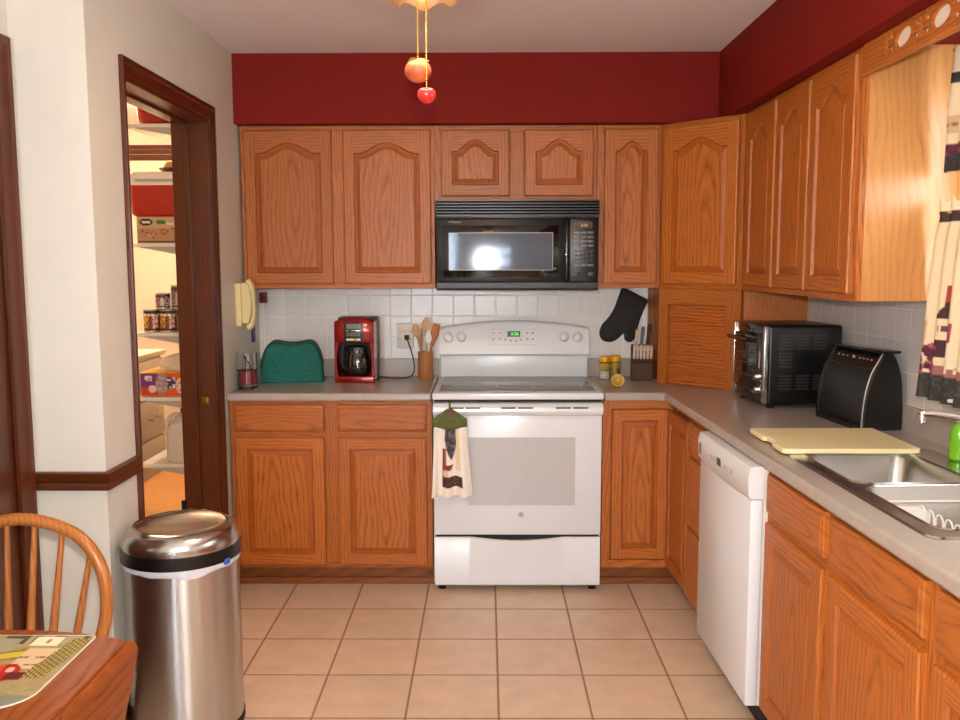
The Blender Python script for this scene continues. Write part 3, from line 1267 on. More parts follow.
b1 = (.030, L * .485, .028, Wd - .085)
b2 = (L * .485 + .026, L - .030, .028, Wd - .085)
lp3(rrect(-.012, L + .012, -.012, Wd + .012, .0055, .03))
lp3(rrect(*b1, .0055, .05))
lp3(rrect(*b2, .0055, .05))
bmesh.ops.triangle_fill(bm, edges=edges, use_beauty=True, use_dissolve=False)
m = MB()
m.frombm(bm)
m.rings([rrect(-.016, L + .016, -.016, Wd + .016, .0008, .032), rrect(-.012, L + .012, -.012, Wd + .012, .0055, .03)], 0, False, False)
m.build('rim', 'sink', sk, smooth=30)
for b in (b1, b2):
    m = MB()
    x0, x1, y0, y1 = b
    dpt = .175
    rr = [rrect(x0 - .004, x1 + .004, y0 - .004, y1 + .004, .0054, .052), rrect(x0 - .001, x1 + .001, y0 - .001, y1 + .001, .0085, .05), rrect(x0 + .004, x1 - .004, y0 + .004, y1 - .004, .001, .048),
          rrect(x0 + .010, x1 - .010, y0 + .010, y1 - .010, -dpt + .04, .05), rrect(x0 + .022, x1 - .022, y0 + .022, y1 - .022, -dpt + .012, .05),
          rrect(x0 + .05, x1 - .05, y0 + .05, y1 - .05, -dpt, .04)]
    m.rings(rr, 0, False, True)
    m.build('bowl', 'sink', sk, smooth=60)
    m = MB()
    m.lathe([(.0, .0015), (.028, .0015), (.040, .004), (.042, .0005)], 24, ((x0 + x1) / 2, (y0 + y1) / 2, -dpt), cap0=False, cap1=False)
    m.build('drain', 'chrome', sk)

# white wire dish rack lying in the near bowl
rk = thing('dish_rack', 'white coated wire rack with plastic caddy in the near sink bowl', 'rack', (sA.x, sA.y, CT1), RA)
x0, x1, y0, y1 = b2[0] + .03, b2[1] - .03, b2[2] + .026, b2[3] - .03
zb = -.110
m = MB()
m.tube(rrect(x0 - .005, x1 + .005, y0 - .005, y1 + .005, -.028, .04), .0028, 8, closed=True)
m.tube(rrect(x0 + .008, x1 - .008, y0 + .008, y1 - .008, zb, .03), .0028, 8, closed=True)
for k in range(9):
    x = x0 + .03 + (x1 - x0 - .06) * k / 8
    m.tube(catmull([(x, y0 - .004, -.028), (x, y0 + .003, zb + .012), (x, y0 + .02, zb), (x, y1 - .02, zb), (x, y1 - .003, zb + .012), (x, y1 + .004, -.028)], 5), .0022, 7)
m.build('basket', 'whitep', rk)
m = MB()
for k in range(6):
    x = x0 + .06 + (x1 - x0 - .12) * k / 5
    pts = [(x - .016, y0 + .09, zb)] + [(x - .016 * math.cos(PI * q / 8), y0 + .09, zb + .072 + .016 * math.sin(PI * q / 8)) for q in range(9)] + [(x + .016, y0 + .09, zb)]
    m.tube(pts, .0022, 7)
m.build('plate_divider', 'whitep', rk)
m = MB()
m.box(x0 + .006, x0 + .070, y0 + .004, y0 + .11, zb + .004, -.034, 0, .006)
m.build('caddy', 'whitep', rk)

# faucet
fp = run(1.722, .545)
fp = Vector((1.188, fp.y, CT1))
fa = thing('faucet', 'chrome kitchen faucet with its spout reaching over the sink', 'faucet', (fp.x, fp.y, CT1 + .0058))
m = MB()
m.rings([[(.026 * math.cos(2 * PI * k / 24), .12 * math.sin(2 * PI * k / 24), z) for k in range(24)] for z in (0.0, .006)] +
        [[(.022 * math.cos(2 * PI * k / 24), .112 * math.sin(2 * PI * k / 24), .012) for k in range(24)]])
m.build('base_plate', 'chrome', fa)
m = MB()
m.lathe([(.028, .012), (.026, .05), (.024, .10), (.024, .138), (.018, .150)], 24)
m.build('body', 'chrome', fa)
m = MB()
sp = catmull([(-.01, 0, .125), (-.05, 0, .152), (-.11, 0, .166), (-.180, 0, .168), (-.202, 0, .163)], 6)
m.tube(sp, [.0125] * 6 + [.0100] * (len(sp) - 6), 14)
m.lathe([(.0105, 0), (.0115, -.012), (.0115, -.024), (.009, -.026)], 18, (-.200, 0, .165))
m.build('spout', 'chrome', fa, rot=(0, 0, R(-40)))
m = MB()
m.tube(catmull([(-.006, 0, .150), (-.010, -.02, .172), (-.016, -.07, .180)], 5), [.011] * 5 + [.010, .009, .009, .008, .008, .008], 12)
m.build('lever', 'chrome', fa)

# soap bottle
sb = thing('soap_bottle', 'green dish soap bottle with pump top behind the sink', 'bottle', (1.234, -2.022, CT1 + .0062))
m = MB()
m.lathe([(.028, .0), (.032, .004), (.033, .06), (.031, .085), (.022, .105), (.014, .112), (.013, .118)], 28, sy=.8)
m.build('bottle', 'green', sb)
m = MB()
m.lathe([(.015, .112), (.015, .135), (.006, .137), (.006, .165), (.012, .166), (.012, .176)], 20)
m.box(-.045, .006, -.006, .006, .168, .178, 0, .003)
m.build('pump', 'whitep', sb)

# cutting board
m = MB()
brd = [(.0, .0), (.345, .0), (.352, .008), (.352, .402), (.345, .410), (.0, .410), (-.007, .402), (-.007, .008)]
notch = [(.323, .0), (.330, .008), (.330, .406), (.323, .414), (.0, .414), (-.007, .406), (-.007, .008), (0, 0), (.13, 0), (.14, .012), (.155, .016), (.205, .016), (.220, .012), (.23, 0)]
m.prism(notch, 'Z', 0, .016)
bo = m.build('cutting_board', 'board', loc=(.748, -1.610, CT1 + .0064), rot=(0, 0, R(-90)), bev=.003)
tag(bo, 'cream rectangular cutting board lying beside the sink', 'cutting board')

# ------------------------------------------------------------------ stove
st = thing('stove', 'white freestanding electric stove with smooth glass cooktop', 'stove', (0, 0, 0))
SW_ = .380
m = MB()
m.box(-SW_, SW_, -.615, -.03, .030, .885, 0, .002)
m.build('body', 'white', st)
m = MB()
m.box(-SW_ - .001, SW_ + .001, -.668, -.028, .888, .918, 0, .006)
m.build('cooktop_frame', 'white', st)
m = MB()
m.box(-.352, .352, -.618, -.105, .9175, .9215, 0, .0015)
gl = m.build('cooktop_glass', 'bglass', st)
for cx, cy, r in ((-.19, -.47, .10), (.19, -.47, .115), (-.19, -.22, .085), (.19, -.22, .085)):
    m = MB()
    m.lathe([(r, .0), (r + .0015, .0)], 40, (cx, cy, .9218), cap0=False, cap1=False)
    m.build('burner_ring', 'ltgrey', gl)
# lower riser and arched backguard
m = MB()
m.box(-.374, .374, -.095, -.030, .915, 1.040, 0, .008)
m.build('riser', 'white', st)
N = 28
top = lambda x: 1.166 + .036 * (1 - (x / .376) ** 2)
m = MB()
rg = []
for i in range(N + 1):
    x = -.376 + .752 * i / N
    zt = top(x)
    y_t = -.108
    rg.append([(x, -.032, 1.030), (x, -.128, 1.030), (x, -.136, 1.038), (x, -.112, zt - .012), (x, -.100, zt), (x, -.040, zt), (x, -.032, zt - .01)])
m.rings(rg, 0)
bgd = m.build('backguard', 'white', st, smooth=45)
TILT = math.atan2(.024, top(0) - .012 - 1.038)


def on_guard(x, z, off=0.0):
    f_ = (z - 1.038) / (top(x) - .012 - 1.038)
    return Vector((x, -.136 + .024 * f_ - off, z))


for i, (x, z) in enumerate(((-.330, 1.118), (-.264, 1.121), (.250, 1.121), (.316, 1.118))):
    m = MB()
    m.lathe([(.0, -.026), (.012, -.026), (.019, -.022), (.021, -.006), (.025, -.003), (.025, 0)], 28, (0, 0, 0), axis='Y', cap0=False, cap1=False)
    m.box(-.004, .004, -.030, -.020, -.019, .019, 0, .002)
    kn = m.build('knob', 'white', bgd, loc=on_guard(x, z, -.001), rot=(-TILT, 0, 0))
    m = MB()
    m.lathe([(.027, -.0006), (.0285, -.0006)], 36, axis='Y', cap0=False, cap1=False)
    for a in range(9):
        an = R(-60 + 300 * a / 8 + 0)
        m.box(.032 * math.sin(an) - .0012, .032 * math.sin(an) + .0012, -.0012, -.0004, .032 * math.cos(an) - .0012, .032 * math.cos(an) + .0012)
    m.build('dial_marks', 'grey', kn)
m = MB()
for x0, x1, z0, z1 in ((-.126, .120, 1.1605, 1.1617), (-.126, .120, 1.083, 1.0842), (-.126, -.1248, 1.083, 1.1617), (.1188, .120, 1.083, 1.1617)):
    m.box(x0, x1, -.0006, .0002, z0 - 1.12, z1 - 1.12)
for cx, cz in ((-.104, 1.142), (-.104, 1.112), (-.072, 1.142), (-.072, 1.112), (-.044, 1.108), (-.018, 1.104), (.008, 1.104), (.034, 1.108), (.066, 1.142), (.094, 1.142), (.066, 1.112), (.094, 1.112)):
    m.lathe([(.0, -.0008), (.0065, -.0008), (.0065, .0)], 18, (cx, 0, cz - 1.12), axis='Y', cap0=False, cap1=False)
gp = m.build('touch_panel', 'ltgrey', bgd, loc=on_guard(0, 1.12, .0004), rot=(-TILT, 0, 0))
m = MB()
m.box(-.034, .030, -.0016, .0004, 1.124 - 1.12, 1.152 - 1.12)
m.build('display', 'disp', gp)
text('display_digits', '6:36', .022, 'digit', gp, (.004, -.0022, .0175))
# small round marks by the knobs
# oven door
m = MB()
m.box(-.376, .376, -.655, -.617, .268, .822, 0, .005)
od = m.build('oven_door', 'white', st)
m = MB()
m.rings([[(x, -.6565, z) for x, z in q] for q in ()] or [[(-.222, -.6545, .405), (.258, -.6545, .405), (.258, -.6545, .716), (-.222, -.6545, .716)],
        [(-.222, -.6562, .405), (.258, -.6562, .405), (.258, -.6562, .716), (-.222, -.6562, .716)]], 0)
m.build('window', 'ovenglass', od)
m = MB()
m.lathe([(0, -.0022), (.0125, -.0022), (.0135, -.0012), (.0135, 0)], 28, (.016, -.6552, .362), axis='Y', cap0=False, cap1=False)
em = m.build('emblem', 'rib', od)
text('emblem_letters', 'GE', .012, 'dkgrey', em, (.016, -.6578, .362))
m = MB()
pr = [(-.655, .815), (-.684, .822), (-.694, .838), (-.690, .858), (-.672, .872), (-.617, .874), (-.617, .822)]
m.prism(pr, 'X', -.378, .378)
hd = m.build('handle', 'white', od, bev=.004, seg=3)
m = MB()
for x0 in (-.306, -.232, -.076, .000, .166, .244):
    m = MB()
    m.box(x0, x0 + .066, -.6932, -.680, .852, .858)
    m.build('vent_slit', 'blackm', hd)
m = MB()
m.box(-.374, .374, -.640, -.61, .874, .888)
m.build('gap_shade_strip', 'blackm', st)  # dark strip stands in for shade in the gap under the cooktop
# storage drawer with a smile-shaped grip
m = MB()
N = 30
rg = []
for i in range(N + 1):
    x = -.374 + .748 * i / N
    sag = .017 * max(0, math.cos(PI * x / .42)) if abs(x) < .21 else 0
    zt = .256 - sag
    rg.append([(x, -.617, .030), (x, -.650, .030), (x, -.655, .035), (x, -.655, zt - .004), (x, -.651, zt), (x, -.617, zt)])
m.rings(rg, 0)
m.build('storage_drawer', 'white', st, smooth=45)
m = MB()
m.box(-.368, .368, -.640, -.612, .225, .270)
m.build('grip_recess', 'blackm', st)
for sx in (-1, 1):
    for y in (-.60, -.08):
        m = MB()
        m.lathe([(.018, 0), (.018, .012), (.010, .014), (.010, .031)], 18, (sx * .345, y, 0))
        m.build('foot', 'blackm', st)

# ------------------------------------------------------------------ microwave
mw = thing('microwave', 'black over-the-range microwave under the short cabinet', 'microwave', (.006, 0, 0))
mz0, mz1 = 1.391, 1.782
yf = -.405
m = MB()
m.box(-.380, .380, yf + .03, -.007, mz0 + .005, mz1, 0, .003)
m.build('body', 'black', mw)
m = MB()
m.box(-.380, .380, yf + .006, yf + .03, 1.714, mz1, 0)
for k in range(5):
    z = 1.720 + .0125 * k
    m.prism([(yf - .002, z), (yf + .008, z + .009), (yf + .014, z + .009), (yf + .014, z - .001)], 'X', -.378, .378, 0)
m.build('vent_grille', 'black', mw)
m = MB()
m.box(-.378, .378, yf - .001, yf + .03, 1.704, 1.714, 0, .002)
m.build('trim_strip', 'dkgrey', mw)
m = MB()
m.box(-.374, .212, yf - .010, yf + .03, 1.428, 1.702, 0, .006)
mdo = m.build('door', 'black', mw)
m = MB()
m.box(-.345, .190, yf - .0112, yf - .006, 1.448, 1.672, 0, .001)
m.build('window_frame', 'blackg', mdo)
m = MB()
m.prism([(yf - .0132, 1.480), (yf - .0118, 1.640), (yf - .009, 1.640), (yf - .009, 1.480)], 'X', -.318, .162)
m.build('window', 'mwglass', mdo)
m = MB()
for x0, x1, z0, z1 in ((-.320, .164, 1.639, 1.6415), (-.320, .164, 1.4785, 1.481), (-.320, -.3175, 1.4785, 1.6415), (.1615, .164, 1.4785, 1.6415)):
    m.box(x0, x1, yf - .0138, yf - .011, z0, z1)
m.build('window_edge', 'ltgrey', mdo)
text('lettering', 'Whirlpool', .014, 'ltgrey', mdo, (-.290, yf - .0114, 1.687))
m = MB()
m.tube(catmull([(.226, yf - .004, 1.432), (.226, yf - .030, 1.452), (.226, yf - .034, 1.56), (.226, yf - .030, 1.680), (.226, yf - .004, 1.698)], 6), .010, 14)
m.build('handle', 'blackg', mdo)
m = MB()
m.box(.240, .374, yf - .010, yf + .03, 1.428, 1.702, 0, .005)
cpn = m.build('control_panel', 'black', mw)
m = MB()
m.box(.270, .346, yf - .0112, yf - .009, 1.658, 1.688)
m.build('display', 'mwdisp', cpn)
text('display_digits', '6:36', .018, 'digit2', cpn, (.308, yf - .0118, 1.672))
bz = [(1.641, 3), (1.622, 3), (1.604, 3), (1.585, 3), (1.560, 5), (1.542, 5), (1.524, 5), (1.500, 3)]
for z, n in bz:
    for k in range(n):
        wd = .096 / n
        m = MB()
        xx = .259 + wd * k + .0022
        m.box(xx, xx + wd - .005, yf - .0115, yf - .009, z - .0045, z + .0045, 0, .001)
        m.build('button', 'grey' if n == 3 else 'dkgrey', cpn)
for x in (.258, .328):
    m = MB()
    m.box(x, x + .030, yf - .0115, yf - .009, 1.452, 1.470, 0, .001)
    m.build('button', 'dkgrey', cpn)
m = MB()
m.prism([(yf + .03, mz0), (yf + .008, mz0), (yf - .002, mz0 + .010), (yf - .004, 1.426), (yf + .03, 1.426)], 'X', -.378, .378)
m.build('bottom_strip', 'dkgrey', mw, bev=.002)

# true height of the microwave: stretch its parts to hang from the cabinet down to 1.364, origin at its underside
def _stretch(o, top):
    f_ = 1.069
    if top:
        for v in o.data.vertices:
            v.co.z = 1.782 - (1.782 - v.co.z) * f_ - 1.364
    for ch_ in o.children:
        if ch_.name.startswith(('lettering', 'display_digits')):
            ch_.location.z = 1.782 - (1.782 - ch_.location.z) * f_ - 1.364
        else:
            _stretch(ch_, True)


_stretch(mw, False)
mw.location.z = 1.364

# ------------------------------------------------------------------ towel on the oven handle
tw = thing('kitchen_towel', 'white printed towel with green buttoned top hanging on the oven handle', 'towel', (-.298, -.70, .022))


def noise2(x, y):
    return (math.sin(x * 12.9898 + y * 78.233) * 43758.5453) % 1.0


def towel_pos(u, v):
    wd = .070 + .020 * v
    fold = .008 * (.3 + v) * math.cos(u * PI * 5)
    return ((u - .5) * 2 * wd + .006 * v, -.012 - .010 * v - fold, .752 - v * .312 - .004 * math.cos(u * PI * 5) * v)


def towel_col(u, v):
    c = (236, 226, 214)
    if abs(u - .10) < .015 or abs(u - .95) < .012:
        c = (222, 210, 190)
    if .62 < u < .76 and v < .62:
        c = (226, 208, 164)
    if .32 < u < .66 and v < .46:
        if abs(u - .50) < .17 * (1.08 - (v / .47) ** 3):
            g = noise2(int(u * 30), int(v * 34))
            c = (62, 56, 62) if g > .4 else (112, 104, 108)
    if .26 < u < .36 and .30 < v < .80:
        c = (128, 52, 40) if u < .32 else (168, 90, 70)
    if .30 < u < .56 and .54 < v < .62 and abs(u - .43) < .13 - (v - .54) * 1.2:
        c = (130, 52, 38)
    if .28 < u < .40 and .62 < v < .72:
        c = (214, 186, 160)
    if .26 < u < .78 and .70 < v < .86:
        g = noise2(int(u * 26), int(v * 44))
        c = (62, 40, 34) if g > .35 else (100, 66, 54)
        if v < .715:
            c = (44, 28, 24)
    return c


sheet('cloth', towel_pos, towel_col, 48, 90, tw, 'print', .003)


def cap_pos(u, v):
    # v: 0 at the button, 1 at the hem
    w0 = .030 + .046 * min(1, v * 2.6) ** .8
    x = (u - .5) * 2 * w0
    drop = .022 * (abs(u - .5) * 2) ** 1.5
    return (x - .003, -.016 - .010 * math.sin(PI * min(1, v)) - .004 * math.cos((u - .5) * 8), .836 - .088 * v - drop * (1 - v) + .006 * math.cos(u * 2 * PI) * v)


sheet('top_band', cap_pos, lambda u, v: (96, 104, 54), 20, 14, tw, 'greencloth', .006)
m = MB()
m.lathe([(0, -.006), (.010, -.006), (.012, -.002), (.012, .004)], 20, (-.004, -.030, .818), axis='Y', cap0=False)
m.build('button', 'maroon', tw)
m = MB()
m.tube(catmull([(-.004, -.022, .818), (-.004, -.012, .836), (-.004, .004, .850), (-.004, .012, .858)], 5), .004, 8)
m.build('loop', 'greencloth', tw)

# ------------------------------------------------------------------ counter things on the left
ZT = CT1 + .0004
# teal quilted toaster cover
tc_ = thing('toaster_cover', 'teal quilted toaster cover with two humps, on the left counter', 'toaster cover', (-1.096, -.215, ZT), R(8))


def cover_outline(sx, sz):
    pts = []
    N = 60
    for i in range(N + 1):
        a = i / N
        x = -.152 + .304 * a
        # humps
        h_ = .190 + .006 * math.cos((a - .5) * 2 * PI * 1.55 + PI) 
        e = min(a, 1 - a)
        k = min(1, e / .26)
        z = h_ * (1 - (1 - k) ** 2.6) ** .5
        pts.append((x * sx, max(z, 0) * sz))
    return [(-.152 * sx, 0)] + pts[1:-1] + [(.152 * sx, 0)]


m = MB()
rg = []
for y, s_ in ((-.085, .90), (-.083, .95), (-.074, .985), (-.055, 1.0), (.055, 1.0), (.074, .985), (.083, .95), (.085, .9)):
    rg.append([(px, y, pz) for px, pz in cover_outline(s_, s_)])
m.rings(rg, 0)
m.build('quilted_shell', 'teal', tc_, smooth=70)
m = MB()
for y in (-.068, .068):
    m.tube([(px * .992, y, pz * .992 + .002) for px, pz in cover_outline(1, 1)][1:-1], .0045, 8)
m.tube([(.152 * a, b, .006) for a, b in ((-.96, -.082), (.96, -.082), (.985, 0), (.96, .082), (-.96, .082), (-.985, 0))], .004, 8, closed=True)
m.build('piping', 'tealpipe', tc_)

# glass candle holder with wire
gj = thing('candle_holder', 'clear glass candle holder with red wax on wire feet, at the left wall', 'candle holder', (-1.244, -.500, ZT))
m = MB()
m.lathe([(.0, .016), (.043, .016), (.045, .020), (.045, .168), (.042, .168), (.042, .024), (.0, .024)], 36, cap0=False, cap1=False)
m.build('glass', 'glass', gj)
m = MB()
m.lathe([(.041, .0245), (.041, .092), (.038, .094)], 32)
m.build('wax', 'wax', gj)
m = MB()
for k in range(4):
    a = R(45 + 90 * k)
    c_, s_ = math.cos(a), math.sin(a)
    m.tube(catmull([(.046 * c_, .046 * s_, .09), (.048 * c_, .048 * s_, .02), (.030 * c_, .030 * s_, .006), (.046 * c_, .046 * s_, .004), (.05 * c_, .05 * s_, .010)], 5), .0022, 8)
m.tube([(.047 * math.cos(2 * PI * k / 28), .047 * math.sin(2 * PI * k / 28), .09) for k in range(28)], .0022, 8, closed=True)
m.tube(catmull([(.0, -.046, .085), (.008, -.052, .12), (.0, -.047, .158), (.018, -.046, .13), (.03, -.036, .095)], 6), .0022, 8)
m.build('wire_stand', 'blackm', gj)

# coffee maker
cm = thing('coffee_maker', 'red and black drip coffee maker plugged in beside the crock', 'coffee maker', (-.775, -.215, ZT), R(-3))
cw, ch = .097, .322
m = MB()
m.box(-cw, cw, .0, .105, .0, ch - .006, 0, .012, 3)
m.build('rear_tank', 'dkgrey', cm)
m = MB()
m.box(-cw, cw, -.085, .0, .0, .032, 0, .006)
m.build('base', 'coffred', cm)
m = MB()
N = 18
rg = []
for i in range(N + 1):
    x = -cw + 2 * cw * i / N
    zt_ = ch - .012 - .018 * (abs(x) / cw) ** 2.5 + .006
    b = .012 * (1 - (x / cw) ** 2)
    rg.append([(x, .0, .195), (x, -.076 - b, .195), (x, -.080 - b, .200), (x, -.078 - b, zt_ - .008), (x, -.070 - b, zt_), (x, .0, zt_)])
m.rings(rg, 0)
hd_ = m.build('brew_head', 'coffred', cm, smooth=50)
m = MB()
m.lathe([(.0, .0), (cw * .96, .0), (cw * .94, .008), (cw * .7, .012), (0, .013)], 36, (0, .01, ch - .016), cap0=False, cap1=False, sy=.85)
m.build('lid', 'dkgrey', cm)
for sx in (-1, 1):
    m = MB()
    pts = [(cw, .20), (cw - .022, .20), (cw - .020, .17), (cw - .014, .14), (cw - .012, .10), (cw - .014, .06), (cw - .020, .03), (cw, .03)]
    m.prism([(sx * p_[0], p_[1]) for p_ in pts], 'Y', -.085, .0)
    m.build('side_column', 'coffred', cm, bev=.004)
m = MB()
m.box(-.046, .046, -.095, -.089, .198, .294, 0, .002)
cpn = m.build('control_panel', 'black', cm)
m = MB()
m.box(-.032, .034, -.0965, -.0945, .264, .288, 0)
m.build('display', 'grey', cpn)
m = MB()
m.box(-.036, .036, -.097, -.094, .252, .258, 0, .001)
m.build('trim_bar', 'chrome', cpn)
for z in (.242, .232):
    for k in range(4):
        m = MB()
        m.box(-.034 + .018 * k, -.020 + .018 * k, -.0965, -.0945, z - .003, z + .003)
        m.build('button', 'grey', cpn)
for k, mt in enumerate(('salt', 'board', 'yellow', 'salt')):
    m = MB()
    m.box(-.034 + .0175 * k, -.018 + .0175 * k, -.0972, -.0945, .207, .217, 0, .001)
    m.build('button', mt, cpn)
m = MB()
m.box(-cw + .010, cw - .010, -.004, .0, .03, .198)
m.build('niche', 'blackm', cm)
m = MB()
m.lathe([(.056, .034), (.070, .045), (.075, .075), (.072, .110), (.060, .140), (.054, .152), (.056, .158)], 32, (0, -.042, 0), sy=.56)
cf = m.build('carafe', 'carafe', cm)
m = MB()
m.lathe([(.058, .156), (.058, .172), (.020, .180), (0, .181)], 28, (0, -.042, 0), cap1=False, sy=.56)
m.build('carafe_lid', 'black', cf)
m = MB()
m.tube(catmull([(-.03, -.075, .160), (-.05, -.100, .140), (-.05, -.102, .090), (-.035, -.088, .060)], 6), .008, 10)
m.build('carafe_handle', 'black', cf)
# power cord to the outlet
cd = catmull([(.097, .06, .012), (.16, .07, .005), (.215, .08, .005), (.258, .085, .018), (.268, .100, .06), (.252, .135, .12), (.228, .176, .175), (.219, .186, .190)], 8)
m = MB()
m.tube(cd, .0034, 8)
m.build('power_cord', 'blackm', cm)
m = MB()
m.box(-.012, .012, -.010, .018, -.012, .012, 0, .004)
m.build('plug', 'blackm', cm, loc=(.219, .186, .200), rot=(0, 0, R(3)))

# outlet plate
ou = thing('wall_outlet', 'cream six-socket outlet plate on the backsplash beside the crock', 'outlet', (-.556, -.0065, 1.120))
m = MB()
m.box(-.042, .042, -.016, -.0, -.064, .064, 0, .005)
m.build('plate', 'offwhite', ou)
m = MB()
for cx in (-.026, 0, .026):
    for cz in (.020, -.020):
        for dx in (-.005, .004):
            m.box(cx + dx, cx + dx + .002, -.0172, -.0155, cz + .002, cz + .010)
        m.ball((cx, -.0165, cz - .006), .002, .001, .002, 8)
m.build('socket_slots', 'dkgrey', ou)

# crock of wooden spoons
cr = (-.446, -.130)
ck = thing('utensil_crock', 'tan wooden cylinder crock holding spoons, left of the stove', 'crock', (cr[0], cr[1], ZT))
m = MB()
m.lathe([(.036, .0), (.038, .003), (.038, .136), (.036, .138), (.032, .138), (.032, .012), (.0, .012)], 32, cap1=False)
m.build('cup', 'crock', ck)


def spoon(name, label, base, tip, mat, bw, bl, slot=False, flat=False):
    b_, t_ = Vector(base), Vector(tip)
    d_ = (t_ - b_)
    Ln = d_.length
    q = Vector((0, 0, 1)).rotation_difference(d_)
    m = MB()
    n = 14
    m.lathe([(.0035, 0), (.005, .01), (.0052, Ln - bl * .9), (.006, Ln - bl * .8)], 12)
    rg = []
    for i in range(n + 1):
        f_ = i / n
        z = Ln - bl + bl * f_
        hw = bw * (math.sin(PI * min(.97, max(.06, f_ if not flat else .08 + f_ * .55))) ** (.7 if not flat else .9))
        th = .004 if not flat else .003
        dish = 0 if flat else .006 * math.sin(PI * f_)
        rg.append([(hw * math.cos(a), th * math.sin(a) + dish * (1 - math.cos(a) ** 2) + 0, z) for a in [2 * PI * k / 14 for k in range(14)]])
    m.rings(rg, 0)
    o = m.build(name, mat, loc=b_, rot=q.to_euler())
    tag(o, label, 'spoon', 'utensils in the wooden crock')
    return o


cb = Vector((cr[0], cr[1], ZT + .014))
spoon('wooden_spoon', 'pale oval wooden spoon leaning left in the crock', cb + Vector((.008, -.010, 0)), cb + Vector((-.052, -.012, .262)), 'spoonwood', .022, .075)
spoon('wooden_spoon', 'tallest round-headed wooden spoon at the back of the crock', cb + Vector((.002, .020, 0)), cb + Vector((.004, .027, .292)), 'spoonwood', .024, .078)
spoon('plastic_spoon', 'white plastic spoon at the front of the crock', cb + Vector((.016, -.010, 0)), cb + Vector((.018, -.030, .232)), 'salt', .016, .078)
spoon('wooden_spatula', 'reddish flat wooden spatula leaning right in the crock', cb + Vector((-.004, .002, 0)), cb + Vector((.060, -.002, .262)), 'spoonred', .020, .12, flat=True)
spoon('wooden_spatula', 'narrow tan wooden paddle between the two leaning utensils in the crock', cb + Vector((-.014, .010, 0)), cb + Vector((-.026, .016, .235)), 'crock', .012, .10, flat=True)

# ------------------------------------------------------------------ wall phone
ph = thing('wall_phone', 'cream wall telephone on the left wall above the counter', 'telephone', (XL, -.395, 1.300))
m = MB()
m.box(.0005, .030, -.045, .045, -.092, .092, 0, .006, 3)
m.build('wall_base', 'phone', ph)
m = MB()
hp = [(.030, -.078), (.060, -.080), (.066, -.060), (.074, -.02), (.076, .02), (.070, .065), (.060, .090), (.036, .095), (.030, .088)]
m.prism(hp, 'Y', -.040, .040)
m.build('cradle', 'phone', ph, bev=.006, seg=3)
m = MB()
hs = catmull([(.056, 0, -.100), (.076, 0, -.080), (.086, 0, -.040), (.089, 0, 0), (.086, 0, .040), (.077, 0, .078), (.058, 0, .102)], 6)
rg = []
for i, p_ in enumerate(hs):
    f_ = abs(i / (len(hs) - 1) - .5) * 2
    hw = .020 + .008 * f_ ** 2
    th = .010 + .008 * f_ ** 2
    t_ = (hs[min(i + 1, len(hs) - 1)] - hs[max(i - 1, 0)]).normalized()
    nx = Vector((t_.z, 0, -t_.x))
    rg.append([p_ + Vector((0, hw * math.cos(a), 0)) + nx * th * math.sin(a) for a in [2 * PI * k / 16 for k in range(16)]])
m.rings(rg, 0)
m.build('handset', 'phone', ph, smooth=60)
for ch_ in ph.children:
    for v in ch_.data.vertices:
        v.co.z *= 1.10
        v.co.x = v.co.x * (.90 if ch_.name.startswith('handset') else 1.0)
m = MB()
m.box(.0005, .012, -.018, .018, -.058, .058, 0, .002)
o = m.build('wall_card', 'navy', loc=(XL, -.150, 1.160))
tag(o, 'small dark blue card fixed to the left wall below the phone', 'card')
m = MB()
m.box(-.020, .020, -.016, .0, -.028, .028, 0, .004)
m.ball((.004, -.022, -.010), .017, .012, .017)
o = m.build('hook_ornament', 'maroon', loc=(-1.283, -.007, 1.318))
tag(o, 'small maroon ornament on the corner tiles right of the phone', 'ornament')

# ------------------------------------------------------------------ counter things right of the stove
for i, (x, y, lab, fill) in enumerate(((.450, -.170, 'left yellow-lidded shaker jar half full of white salt', 'salt'), (.506, -.135, 'right yellow-lidded shaker jar of amber spice, near the knife block', 'amber'))):
    t_ = thing('shaker_jar', lab, 'jar', (x, y, ZT), 0, 'shakers beside the stove')
    m = MB()
    m.lathe([(.0, .001), (.025, .001), (.027, .004), (.027, .088), (.023, .094), (.021, .094), (.0245, .086), (.0245, .006), (.0, .005)], 28, cap0=False, cap1=False)
    m.build('glass', 'glass', t_)
    m = MB()
    m.lathe([(.0238, .0065), (.0238, .045 if i == 0 else .050)], 24)
    m.build('inner_fill', fill, t_)
    m = MB()
    m.lathe([(.0276, .050 if i == 0 else .052), (.0276, .082)], 28, cap0=False, cap1=False)
    m.build('label_band', 'amber', t_)
    m = MB()
    m.lathe([(.028, .088), (.029, .090), (.029, .112), (.026, .116), (0, .116)], 28, cap1=False)
    m.build('lid', 'yellow', t_)
m = MB()
m.lathe([(.0, -.024), (.017, -.024), (.026, -.012), (.031, .010), (.029, .011), (.023, -.010), (.014, -.019), (0, -.020)], 28, cap0=False, cap1=False)
o = m.build('dip_bowl', 'yellowl', loc=(.470, -.470, ZT + .0315), rot=(R(62), 0, 0))
tag(o, 'small yellow bowl lying in front of the shaker jars', 'bowl')
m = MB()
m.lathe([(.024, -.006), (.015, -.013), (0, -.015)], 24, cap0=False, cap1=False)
m.build('inner_fill', 'amber', o)  # amber liner, makes the bowl darker inside than its shell

# knife block: slanted walnut block, handles come out toward the room
KB = Vector((.632, -.170, ZT))
kb = thing('knife_block', 'dark walnut knife block beside the appliance garage', 'knife block', KB, R(-6))
m = MB()
m.prism([(-.070, 0), (.065, 0), (.075, .150), (.040, .172), (-.082, .088)], 'X', -.050, .050)
m.build('block', 'blockwood', kb, bev=.003)
KR = kb.rotation_euler.z


